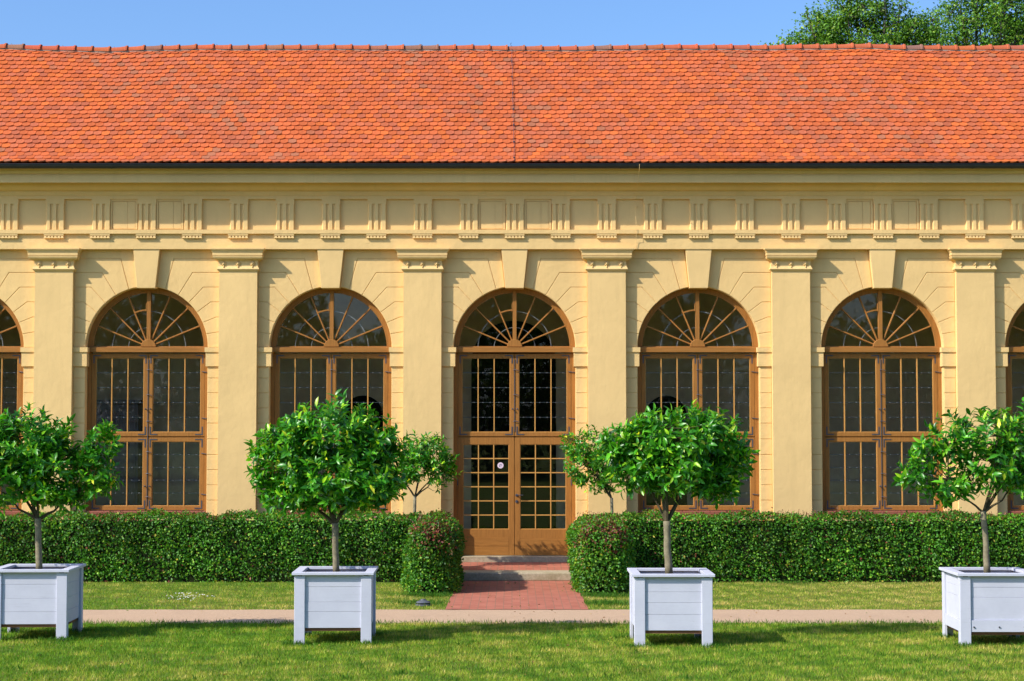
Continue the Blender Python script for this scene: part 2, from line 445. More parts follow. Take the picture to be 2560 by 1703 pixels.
# pilasters with capital and rosettes
pm = MB(); h = PW / 2; Zc = zy(679, PY)
pm.box(-h, h, PY, .06, .0, Zc); pm.box(-h - .04, h + .04, PY - .04, .05, 0, zy(1302, 0))
prof = [(679.6, .0), (674, .042), (672.4, .048), (666, .018), (655, .012), (651, .02), (650.5, .045), (649, .05), (648.5, .085), (645.5, .112), (642, .124), (640, .126), (639.6, .114), (638.2, .114), (638, .128), (630.9, .128), (630.5, .136), (627.5, .142), (624, .165), (623.2, .175), (619.8, .175)]
cm = MB(); rs = []
for y, o_ in prof:
    Yf = PY - o_; z = zy(y, Yf); rs.append([(-h - o_, Yf, z), (h + o_, Yf, z), (h + o_, .05, z), (-h - o_, .05, z)])
cm.rings(rs)
rm = MB()
for k in range(8):
    a = k * math.pi / 4; rm.tube([(.0, 0, 0), (.04 * math.cos(a), -.012, .04 * math.sin(a)), (.056 * math.cos(a), -.004, .056 * math.sin(a))], [.012, .017, .006], 6)
rm.tube([(0, .01, 0), (0, -.03, 0), (0, -.042, 0)], [.026, .022, .008], 8); rm.tube([(0, -.006, -.05), (0, -.022, -.075), (0, -.004, -.1)], [.01, .02, .008], 6)
P0 = None; Zr = zy(659.5, PY - .015)
for cx in PX:
    if P0 is None:
        P0 = pm.build('pilaster', 'plaster_smooth', bld); c = cm.build('capital', 'plaster_smooth', P0)
        for dx in (-.31, 0, .31):
            r = rm.build('rosette', 'plaster_smooth', P0, smooth=True) if dx == -.31 else r.copy()
            if dx != -.31: COL.objects.link(r); r.parent = P0
            r.location = (dx, PY - .016, Zr)
        o = P0
    else: o = copy_tree(P0, bld)
    o.location = (cx, 0, 0)

# entablature: architrave, frieze, cornice (moulded profile run along the facade)
def prof_run(name, pts, mat, back=.02, smooth=False):
    m = MB(); zt = pts[0][1]; zb = pts[-1][1]
    m.extr_x(pts + [(back, zb), (back, zt)], XL - .0, XR + .0)
    return m.build(name, mat, bld)
A = lambda Y, y: (Y, zy(y, Y))
FM = -.09
prof_run('architrave', [A(-.214, 574.3), A(-.214, 584.2), (-.15, zy(584.2, -.214)), A(-.15, 622.9)], 'plaster', .05)
prof_run('frieze', [A(FM, 490), A(FM, 574.2)], 'plaster_smooth', .05)
cor = [(-.62, zy(414, -.62)), A(-.62, 424), A(-.60, 424.6), A(-.60, 428), A(-.592, 430), A(-.57, 433), A(-.545, 435), A(-.54, 438.5), (-.565, zy(438.5, -.54)), A(-.565, 456.5)]
zc_ = zy(456.5, -.565)
cor += [(-.545, zc_ + .002), (-.545, zc_ + .03), (-.335, zc_ + .03), (-.33, zc_ - .02), (-.315, zc_ - .06), (-.285, zc_ - .095), (-.235, zc_ - .125), A(-.215, 473.5), A(-.215, 477), A(-.192, 477.6), A(-.19, 480), A(-.185, 483), A(-.172, 486.5), A(-.166, 489), (-.152, zy(489, -.166)), A(-.152, 497.8)]
prof_run('cornice', cor, 'plaster_smooth', .05)
# triglyphs
tz0, tz1 = zy(490, -.15), zy(574.0, -.15)
tw = .195; tp = -.15
tm = MB()
gz = zy(510, tp)
# three upright bars, chamfered on their left side, and a head above them
for xa, xb, l, r in ((-tw, -.102, .03, 0), (-.062, .036, .03, 0), (.076, tw, .03, .0)):
    tm.rings([[(xa + l, tp, z), (xb, tp, z), (xb + .012, FM + .01, z), (xa, FM + .01, z)] for z in (tz1, gz)])
tm.box(-tw, tw + .012, tp, FM + .01, gz + .001, tz0 + .002)
tm.box(-tw + .02, tw - .002, tp + .028, FM + .01, tz1 + .001, gz)
rg = MB(); Yr = -.205
zr0, zr1 = zy(584.6, Yr) , zy(589, Yr)
rg.box(-.215, .215, Yr, -.14, zr1, zr0)
for k in range(6):
    x = -.18 + .072 * k; z2 = zr1 - .045
    rg.rings([[(x - .016, Yr + .012, zr1 + .002), (x + .016, Yr + .012, zr1 + .002), (x + .016, -.14, zr1 + .002), (x - .016, -.14, zr1 + .002)],
              [(x - .033, Yr, z2), (x + .033, Yr, z2), (x + .033, -.14, z2), (x - .033, -.14, z2)], [(x - .033, Yr, z2 - .012), (x + .033, Yr, z2 - .012), (x + .033, -.14, z2 - .012), (x - .033, -.14, z2 - .012)]])
T0 = None; TX = [PX[0] + BAY / 4 * i for i in range(29)]
for x in TX:
    if T0 is None: T0 = tm.build('triglyph', 'plaster_smooth', bld); rg.build('guttae', 'plaster_smooth', T0); o = T0
    else: o = copy_tree(T0, bld)
    o.location = (x, 0, 0)
# wooden hatches in the frieze, two per second bay
hm = MB(); hz0, hz1 = zy(573.6, FM), zy(498.2, FM); hw = BAY / 8 - tw - .002
hm.box(-hw + .012, -hw + .05, FM - .03, FM + .01, hz0, hz1); hm.box(hw - .05, hw - .006, FM - .03, FM + .01, hz0, hz1)
hm.box(-hw + .05, hw - .05, FM - .03, FM + .01, hz1 - .045, hz1)
hb = MB(); hb.box(-hw + .058, .072, FM - .016, FM + .01, hz0 + .012, hz1 - .052); hb.box(.078, hw - .058, FM - .018, FM + .01, hz0 + .012, hz1 - .052)
H0 = None
for b in (-2, 0, 2):
    for sx in (-1, 1):
        x = X0 + b * BAY + sx * BAY / 8
        if H0 is None: H0 = hm.build('hatch', 'plaster_smooth', bld); hb.build('board', 'plaster_smooth', H0); o = H0
        else: o = copy_tree(H0, bld)
        o.location = (x, 0, 0)

# gutter
gy, gzc, gr = -.765, zy(410.5, -.8), .066
gm = MB(); p = []
for i in range(13):
    a = math.pi + math.pi * i / 12; p.append((gy + gr * math.cos(a), gzc + 1.35 * gr * math.sin(a)))
inner = [(gy + (y - gy) * .9, gzc + (z - gzc) * .9) for y, z in p[::-1]]
gm.extr_x(p + inner, XL - .2, XR + .2); gm.tube([(XL - .2, gy - gr, gzc), (XR + .2, gy - gr, gzc)], .009, 6)
gut = gm.build('gutter', 'gutter', bld)
x = XL; G0 = None
p2 = [(gy + (y - gy) * 1.05, gzc + (z - gzc) * 1.06) for y, z in p]; 
gb = MB(); gb.extr_x(p2 + [(gy + (y - gy) * .99, gzc + (z - gzc) * .99) for y, z in p[::-1]], 0, .02)
while x < XR:
    if G0 is None: G0 = gb.build('gutter_bracket', 'gutter', gut); o = G0
    else: o = G0.copy(); COL.objects.link(o); o.parent = gut
    o.location = (x, 0, 0); x += .833

# ------------------------------------------------------------------ roof
EY, EZ = -.78, zy(409, -.78)
segs = [(.33, R(34)), (4.6, R(45.5))]
def roof_pt(v):
    y, z = EY, EZ
    for L, a in segs:
        d = min(v, L); y += d * math.cos(a); z += d * math.sin(a); v -= d
        if v <= 1e-9: return y, z, a
    return y, z, a
# ridge where it meets photo line y=121
v = 3.0
while True:
    y, z, a = roof_pt(v)
    py_line = zy(122, y)
    if z >= py_line or v > 6: break
    v += .01
VR = v; RYg, RZg, _ = roof_pt(VR)
print('ridge', VR, RYg, RZg)
def sag(x, v):
    px = 1280 + x * 110; t = v / VR
    r = np.interp(px, [-300, 0, 140, 260, 500, 800, 1100, 1300, 1500, 1800, 1900, 2050, 2180, 2300, 2420, 2560, 2900],
                  [0, .015, -.02, -.045, .01, .0, .0, -.02, -.01, .02, .0, .01, .04, .0, -.02, .0, .02])
    return r * t ** 1.3 + .006 * math.sin(x * 1.7 + v * 2) + .004 * math.sin(x * 4.1 - v * 3)
rf = MB()
us = MB()                                  # roof boards under the tiles and rear slope
pr = [(EY + .03, EZ - .05)] ; 
y1, z1, _ = roof_pt(.33); pr.append((y1 + .02, z1 - .05)); pr.append((RYg, RZg - .12))
pr += [(2 * RYg - EY, EZ - .05), (2 * RYg - EY - .1, EZ - .1), (-.5, EZ - .06)]
us.extr_x(pr, XL + .05, XR - .05)
roof = us.build('roof', 'tile', bld)
me = roof.data; at = me.color_attributes.new('Col', 'FLOAT_COLOR', 'POINT'); at.data.foreach_set('color', [.5, .14, .06, 1] * len(me.vertices))
rows = [0.0, .115]
e = .1615
nr = round((VR - .27 - rows[-1]) / e); e = (VR - .27 - rows[-1]) / nr
for _ in range(nr): rows.append(rows[-1] + e)
rows.append(rows[-1] + .055)
TW = .1785; th = .032
prow = random.Random(3)
for ri, v0 in enumerate(rows):
    v1 = v0 + .36
    last = ri == len(rows) - 1
    v1 = min(v1, VR - .005)
    x = XL - .12 + (TW / 2 if ri % 2 else 0) + prow.uniform(-.015, .015); 
    dv = prow.uniform(-.006, .006)
    while x < XR + .12:
        wv = TW - .007; dj = dv + prow.gauss(0, .005); rot = prow.gauss(0, .006); lift = abs(prow.gauss(0, .0035))
        q = prow.random() + .22 * math.sin(x * .9 + v0 * .8) * .5
        if q < .16: c = (.60, .145, .040)
        elif q < .34: c = (.50, .135, .060)
        elif q < .78: c = (.545, .130, .045)
        elif q < .93: c = (.46, .125, .060)
        elif q < .99: c = (.44, .14, .068)
        else: c = (.40, .148, .078)
        k = prow.uniform(.88, 1.12); c = tuple(t * k for t in c)
        pts = []
        sagv = (0, .30, .68, .9, 1.0, .9, .68, .3, 0)
        def P(u, vv, nn):
            yy, zz, aa = roof_pt(max(vv, 0)) if vv >= 0 else (EY + vv * math.cos(R(34)), EZ + vv * math.sin(R(34)), R(34))
            zz += sag(x + u, max(vv, 0)); return (x + u + rot * vv * 0, yy - nn * math.sin(aa), zz + nn * math.cos(aa))
        nb = len(sagv)
        for i in range(nb):
            u = -wv / 2 + wv * i / (nb - 1); vv = v0 + dj + .034 - .034 * sagv[i] + rot * u * 3
            pts.append(P(u, vv, .054 + lift))
        for i in range(nb):
            u = -wv / 2 + wv * i / (nb - 1); vv = v0 + dj + .034 - .034 * sagv[i] + rot * u * 3 + .002
            pts.append(P(u, vv, .054 + lift - th))
        pts += [P(wv / 2, v1, .004), P(-wv / 2, v1, .004), P(wv / 2, v1, -.012), P(-wv / 2, v1, -.012)]
        F = [tuple(list(range(nb)) + [2 * nb, 2 * nb + 1])]
        F += [(i, nb + i, nb + i + 1, i + 1) for i in range(nb - 1)]
        F += [(0, 2 * nb + 1, 2 * nb + 3, nb), (nb - 1, 2 * nb - 1, 2 * nb + 2, 2 * nb)]
        rf.poly(pts, F, c); x += TW
rf.build('roof_tiles', 'tile', roof, fix=False)
# ridge caps
rd = MB(); mo = MB(); x = XL - .15; i = 0; L = .40
while x < XR + .1:
    zc = RZg + sag(x, VR) - .045; zc2 = RZg + sag(x + L, VR) - .045; n = 10
    def ring(xx, zz, r): return [(xx, RYg + r * math.cos(a) * 1.15, zz + r * math.sin(a)) for a in [math.pi * k / n for k in range(n + 1)]]
    r0 = .112; tilt = .0
    q = prow.random(); c = (.46, .12, .055) if q < .75 else ((.38, .13, .07) if q < .9 else (.27, .14, .09))
    if q > .3: c = tuple(t * prow.uniform(.9, 1.15) for t in c)
    RR = [ring(x, zc, r0), ring(x + L * .55, (zc + zc2) / 2, r0 + .006), ring(x + L * .9, zc2, r0 + .017), ring(x + L * .93, zc2, r0 + .034), ring(x + L + .012, zc2, r0 + .034), ring(x + L + .012, zc2, r0 - .01)]
    o_ = len(rd.v)
    for r in RR: rd.v += r; rd.c += [c] * len(r)
    for a in range(len(RR) - 1):
        for k in range(n): rd.f.append((o_ + a * (n + 1) + k, o_ + a * (n + 1) + k + 1, o_ + (a + 1) * (n + 1) + k + 1, o_ + (a + 1) * (n + 1) + k))
    mo.box(x, x + L + .001, RYg - .125, RYg + .125, zc - .06, zc + .002 + prow.uniform(0, .012))
    x += L; i += 1
rd.build('ridge_tiles', 'tile', roof, fix=False, smooth=False)
mo.build('ridge_mortar', 'mortar', roof)
# lightning cable on the roof + holders on the ridge
lc = MB(); cx = xat(1279, 260, .5); pts = []
for k in range(30):
    vv = VR * (1 - k / 29); y, z, a = roof_pt(vv); pts.append((cx + (1 - vv / VR) * .06 + .006 * math.sin(k * 1.3), y - .075 * math.sin(a), z + .075 * math.cos(a) + sag(cx, vv)))
lc.tube(pts, .005, 5)
for k in range(0, 30, 4):
    p = Vector(pts[k]); lc.tube([p, p + Vector((0, .04, -.05))], .012, 5); lc.tube([p + Vector((-.02, 0, 0)), p + Vector((.02, 0, 0))], .012, 5)
tp_ = pts[0]; lc.tube([tp_, (cx - .03, RYg - .05, RZg + .1), (cx, RYg, RZg + .13)], .005, 5)
x = XL + .4
while x < XR: 
    zc = RZg + sag(x, VR) + .045; lc.tube([(x, RYg - .12, zc - .09), (x, RYg - .03, zc + .015), (x - .03, RYg, zc + .05)], .007, 5); x += 1.19
lc.build('roof_cable', 'iron', bld)
wc = MB(); X = xat(1590, 500, -.2)
route = [(X + .03, -.85, EZ - .02), (X + .03, -.85, zy(422, -.85)), (X + .02, -.59, zy(445, -.58)), (X + .01, -.575, zy(458, -.56)), (X, -.30, zy(474, -.28)), (X - .02, -.21, zy(490, -.17)), (X - .01, -.17, zy(500, -.15)), (X - .01, -.2, zy(540, -.15)), (X, -.235, zy(560, -.2)), (X, -.24, zy(590, -.2)), (X, -.19, zy(600, -.16)), (X + .0, -.17, zy(622, -.15))]
wc.tube(route, .0045, 5)
wc.tube([(X, -.2, zy(516, -.15)), (X + .01, -.1, zy(517, -.1))], .014, 6)
wc.build('wall_cable', 'plaster_smooth', bld)

# interior
im = MB(); im.box(XL + .3, XR - .3, .5, 5.0, 0, .2); im.build('interior_floor', 'floor_in', bld)
im = MB(); im.box(XL + .31, XR - .31, 4.93, 4.99, .2, ZT); im.box(XL + .3, XR - .3, .5, 5.0, ZT - 1.2, ZT - 1.1)
im.box(XL + .31, XR - .31, .485, .497, ZA + .15, ZT - 1.2)
im.build('interior_wall', 'interior', bld)
for cxp, cyp, hw_ in ((1284, 802, 1.03), (907, 989, .5), (1665, 989, .5)):
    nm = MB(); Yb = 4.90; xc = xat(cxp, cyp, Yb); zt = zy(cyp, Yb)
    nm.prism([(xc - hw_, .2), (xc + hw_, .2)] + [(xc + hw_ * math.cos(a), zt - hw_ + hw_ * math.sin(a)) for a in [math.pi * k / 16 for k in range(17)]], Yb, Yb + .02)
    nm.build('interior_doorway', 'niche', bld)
cb = MB(); Yb = 4.2
xa, xb = xat(235, 1100, Yb), xat(345, 1100, Yb); zt = zy(1010, Yb)
cb.box(xa, xb, Yb, 4.9, .2, zt); cb.box(xa - .06, xb + .06, Yb - .05, 4.9, zt, zt + .1)
for i in range(2):
    for j in range(4): cb.box(xa + .1 + i * (xb - xa) / 2, xa + (xb - xa) / 2 - .05 + i * (xb - xa) / 2, Yb - .03, Yb, .4 + j * .78, 1.05 + j * .78)
cb.build('interior_cabinet', 'cabinet', bld)

# ------------------------------------------------------------------ windows
CW = .085      # casing width
FY = .19       # casing face
GY = .245      # glass plane
SYf = .20      # sash face
TRZ0, TRZ1 = zy(880.8, .12) - ZS, 0.0      # transom, relative to spring line
LZ1 = zy(884.5, .2) - ZS                   # top of upper leaves
LZ0 = zy(1091, .2) - ZS
MZ = zy(1094, .2) - ZS
WB = zy(1277, .2) - ZS                     # bottom of windows
DB = zy(1388.5, .2) - ZS
def window(cx, door=False, bottom=WB):
    nm_ = 'door' if door else 'window'
    c = MB(); Ri = RA - CW
    c.arc_band(Ri, RA - .001, 0, math.pi, FY, .30, 48, ends=False)
    for sx in (-1, 1):
        xa, xb = sorted((sx * Ri, sx * (RA - .001))); c.box(xa, xb, FY, .30, bottom - (.0 if door else .1), -.0005)
    casing = c.build(nm_, 'wood', bld)
    casing.location = (cx, 0, ZS)
    # transom and fanlight
    t = MB(); t.box(-RA + .002, RA - .002, .115, .29, TRZ0, TRZ1 + .006); t.box(-Ri, Ri, .21, .25, .006, .035)
    t.build('transom', 'wood_h', casing, bevel=.006)
    f = MB(); f.box(-.042, .042, .175, .27, .02, Ri + .004)
    f.arc_band(Ri - .035, Ri + .002, 0, math.pi, .205, .27, 48)
    f.prism([(.165 * math.cos(math.pi * k / 18), .02 + .165 * math.sin(math.pi * k / 18)) for k in range(19)], .165, .27, .006)
    for a in (22.5, 45, 67.5, 112.5, 135, 157.5):
        a = R(a); ca, sa = math.cos(a), math.sin(a); w = .015
        p = [(r * ca - k * sa, r * sa + k * ca + .02) for r, k in ((.15, -w), (Ri - .03, -w), (Ri - .03, w), (.15, w))]
        f.prism(p, .20, .265, .005)
    # opening vent: short arc bar left of the mullion
    f.arc_band(.79, .82, R(90.5), R(112), .178, .262, 6, cz=.02); f.box(-.062, -.044, .17, .26, .79, .97)
    f.build('fanlight', 'wood', casing)
    gl = MB(); N = 32
    gl.poly([(0, GY, .01)] + [((Ri - .01) * math.cos(math.pi * k / N), GY, .01 + (Ri - .02) * math.sin(math.pi * k / N)) for k in range(N + 1)], [(0, i + 1, i + 2) for i in range(N)])
    gl.build('fanlight_glass', 'glass', casing)
    ld = MB()
    for r in (.44, .79): ld.arc_band(r, r + .012, R(2), R(178) if r < .5 else R(89), .249, .262, 40, cz=.0)
    ld.arc_band(.79, .802, R(113), R(178), .249, .262, 20)
    ld.build('lead_strip', 'lead', casing)
    # leaves
    def leaf(x0, x1, z0, z1, cols, rows=1, stile=.09, rail_b=.09, rail_t=.09, name='leaf', mat='wood', lead=0):
        m = MB()
        m.box(x0, x0 + stile, SYf, .27, z0, z1); m.box(x1 - stile, x1, SYf, .27, z0, z1)
        m.box(x0 + stile, x1 - stile, SYf + .002, .27, z0, z0 + rail_b); m.box(x0 + stile, x1 - stile, SYf + .002, .27, z1 - rail_t, z1)
        L = m.build(name, mat, casing, bevel=.004)
        gx0, gx1, gz0, gz1 = x0 + stile, x1 - stile, z0 + rail_b, z1 - rail_t
        b = MB()
        for k in range(1, cols):
            x = gx0 + (gx1 - gx0) * k / cols; b.box(x - .011, x + .011, .208, .265, gz0, gz1)
        for k in range(1, rows):
            z = gz0 + (gz1 - gz0) * k / rows; b.box(gx0, gx1, .211, .264, z - .011, z + .011)
        e = .012
        b.box(gx0, gx0 + e, .214, .262, gz0, gz1); b.box(gx1 - e, gx1, .214, .262, gz0, gz1)
        b.box(gx0 + e, gx1 - e, .216, .262, gz0, gz0 + e); b.box(gx0 + e, gx1 - e, .216, .262, gz1 - e, gz1)
        b.build('glazing_bar', 'putty', L)
        gg = MB(); gg.poly([(gx0, GY, gz0), (gx1, GY, gz0), (gx1, GY, gz1), (gx0, GY, gz1)], [(0, 1, 2, 3)]); gg.build('glass', 'glass', L)
        if lead:
            l = MB()
            for k in range(1, lead + 1):
                z = gz0 + (gz1 - gz0) * k / (lead + 1); l.box(gx0, gx1, .25, .262, z - .007, z + .007)
                for j in range(cols):
                    for q in (.3, .75):
                        x = gx0 + (gx1 - gx0) * (j + q) / cols; l.box(x - .006, x + .006, .24, .25, z - .008, z + .008)
            l.build('lead_strip', 'lead', L)
        return L
    G = .006; xo = Ri - .004
    def piece(nm, m_, par=None): return m_.build(nm, 'iron', par or casing)
    tiers = [(LZ0, LZ1, 4)] + ([] if door else [(bottom + .012, MZ, 4)])
    for z0, z1, ldn in tiers:
        for x0, x1 in ((-xo, -G), (G, xo)):
            leaf(x0, x1, z0, z1, 3, 1, lead=ldn)
            for cxn, s1 in ((x0, 1), (x1, -1)):
                for czn, s2 in ((z0, 1), (z1, -1)):
                    m_ = MB(); P_ = [(.035, .03), (.20, .03), (.20, .052), (.06, .052), (.06, .21), (.035, .21)]
                    m_.prism([(cxn + s1 * u, czn + s2 * v) for u, v in P_], SYf - .006, SYf); piece('corner_bracket', m_)
        zm = z0 + (z1 - z0) * .33
        for x in (-.045, .06):
            m_ = MB(); m_.tube([(x, SYf, zm), (x, SYf - .03, zm), (x, SYf - .045, zm), (x, SYf - .06, zm)], [.008, .010, .02, .008], 8); piece('knob', m_)
        for fz in (.18, .50, .80):
            z = z0 + (z1 - z0) * fz; m_ = MB(); m_.tube([(-.03, SYf - .02, z), (.03, SYf - .035, z + .008), (.09, SYf - .03, z - .012)], .008, 5); piece('latch_hook', m_)
        for fz in (.22, .78):
            z = z0 + (z1 - z0) * fz; m_ = MB(); m_.tube([(xo - .06, SYf - .012, z + .004), (xo + .03, SYf - .03, z - .01), (xo + .09, SYf - .02, z - .012)], .009, 5); piece('latch_hook', m_)
    m_ = MB(); m_.box(-.008, .008, SYf - .012, SYf - .002, tiers[-1][0] + .1, LZ1 - .12); piece('latch_bar', m_)
    bk = MB(); bk.box(-Ri, Ri, .235, .28, LZ0 - .035, LZ0 + .01); bk.box(-.035, .035, .235, .28, bottom + .01, LZ1); bk.build('frame_rail', 'wood_h', casing)
    if not door:
        s = MB(); s.box(-RA + .01, RA - .01, .06, .27, bottom - .085, bottom); s.build('sill', 'redsill', casing, bevel=.01)
        a = MB(); a.box(-RA, RA, .10, .46, -ZS, bottom - .085); a.build('apron_wall', 'plaster', casing)
    else:
        for x0, x1, sg in ((-xo, -G, -1), (G, xo, 1)):
            L = leaf(x0, x1, DB, MZ, 3, 6, .115, .56, .15, 'door_leaf')
            pb = MB(); w0 = x0 + .115
            zz = [DB + .0, DB + .20, DB + .385]
            for a_, b_ in zip(zz[:-1], zz[1:]): pb.box(x0 + .118, x1 - .118, SYf - .004, SYf + .004, a_ + .004, b_ - .004)
            pb.build('door_panel', 'wood_h', L)
            if sg == 1:
                hm_ = MB(); X = x0 + .04; Z = zy(1238.5, .17) - ZS
                hm_.tube([(X, SYf, Z), (X, SYf - .012, Z)], .03, 12); hm_.tube([(X, SYf - .01, Z), (X, SYf - .06, Z)], .011, 8)
                hm_.tube([(X - .012, SYf - .06, Z + .003), (X + .07, SYf - .062, Z + .004), (X + .14, SYf - .055, Z + .004)], .0095, 8)
                Z2 = zy(1254, .17) - ZS; hm_.tube([(X, SYf, Z2), (X, SYf - .014, Z2)], .032, 14); hm_.box(X - .008, X + .008, SYf - .022, SYf - .014, Z2 - .018, Z2 + .018)
                hm_.build('handle', 'iron', L)
            else:
                sk = MB(); X = xat(1251.2, 1164, GY) - cx; Z = zy(1163.8, GY) - ZS
                sk.tube([(X, GY - .001, Z), (X, GY - .005, Z)], .066, 28)
                S_ = sk.build('sticker', 'sticker', L)
                ik = MB(); ik.prism([(X - .03, Z - .028), (X - .012, Z - .03), (X - .010, Z - .012), (X - .024, Z - .006)], GY - .0075, GY - .0055)
                ik.tube([(X - .022, GY - .007, Z - .005), (X - .012, GY - .007, Z + .022), (X + .01, GY - .007, Z + .03)], .004, 4)
                ik.tube([(X + .012, GY - .007, Z - .004), (X + .026, GY - .007, Z + .012), (X + .02, GY - .007, Z + .03)], .003, 4)
                ik.build('emblem', 'ink', S_)
        for fz in (.2, .62):
            z = DB + (MZ - DB) * fz
            for sx in (-1, 1): m_ = MB(); m_.tube([(sx * (xo + .002), SYf - .012, z - .07), (sx * (xo + .002), SYf - .012, z + .07)], .012, 8); piece('hinge', m_)
        th_ = MB(); th_.box(-RA + .002, RA - .002, -.09, .3, DB - .13, DB - .006); th_.build('threshold', 'stone', casing, bevel=.008)
    return casing
w0 = window(BX[0])
for i in (1, 2, 4, 5, 6):
    c = copy_tree(w0, bld); c.location.x = BX[i]
window(BX[3], True, DB)

# ------------------------------------------------------------------ leaf generator
def leafmesh(name, base, d, up, length, width, col, mat, parent=None, simple=False, fold=.25, droop=.25):
    """base Nx3, d leaf direction Nx3, up approx normal Nx3 -> leaf blades"""
    n = len(base); d = norm(d); s = norm(np.cross(d, up)); u = np.cross(s, d)
    L = length[:, None]; Wd = width[:, None]
    if simple:
        b = base; m = base + d * L * .5
        V = np.stack([b, m + s * Wd / 2 + u * Wd * fold, base + d * L - u * L * droop, m - s * Wd / 2 + u * Wd * fold], 1)
        F = np.array([[0, 1, 2], [0, 2, 3]]); k = 4
    else:
        m1 = base + d * L * .33; m2 = base + d * L * .68 - u * L * droop * .35; tip = base + d * L - u * L * droop
        V = np.stack([base, m1 + s * Wd * .5 + u * Wd * fold, m1, m1 - s * Wd * .5 + u * Wd * fold, m2 + s * Wd * .42 + u * Wd * fold * .8, m2, m2 - s * Wd * .42 + u * Wd * fold * .8, tip], 1)
        F = np.array([[0, 1, 2], [0, 2, 3], [1, 4, 5], [1, 5, 2], [2, 5, 6], [2, 6, 3], [4, 7, 5], [5, 7, 6]]); k = 8
    FF = (F[None] + (np.arange(n) * k)[:, None, None]).reshape(-1, 3)
    C = np.repeat(col, k, 0)
    return raw_mesh(name, V.reshape(-1, 3), FF, mat, parent, C)
def rand_dirs(n): return norm(rng.normal(size=(n, 3)))
def palette(n, cols, w, jit=.18):
    idx = rng.choice(len(cols), n, p=np.array(w) / sum(w)); c = np.array(cols)[idx]
    return c * rng.uniform(1 - jit, 1 + jit, (n, 1))

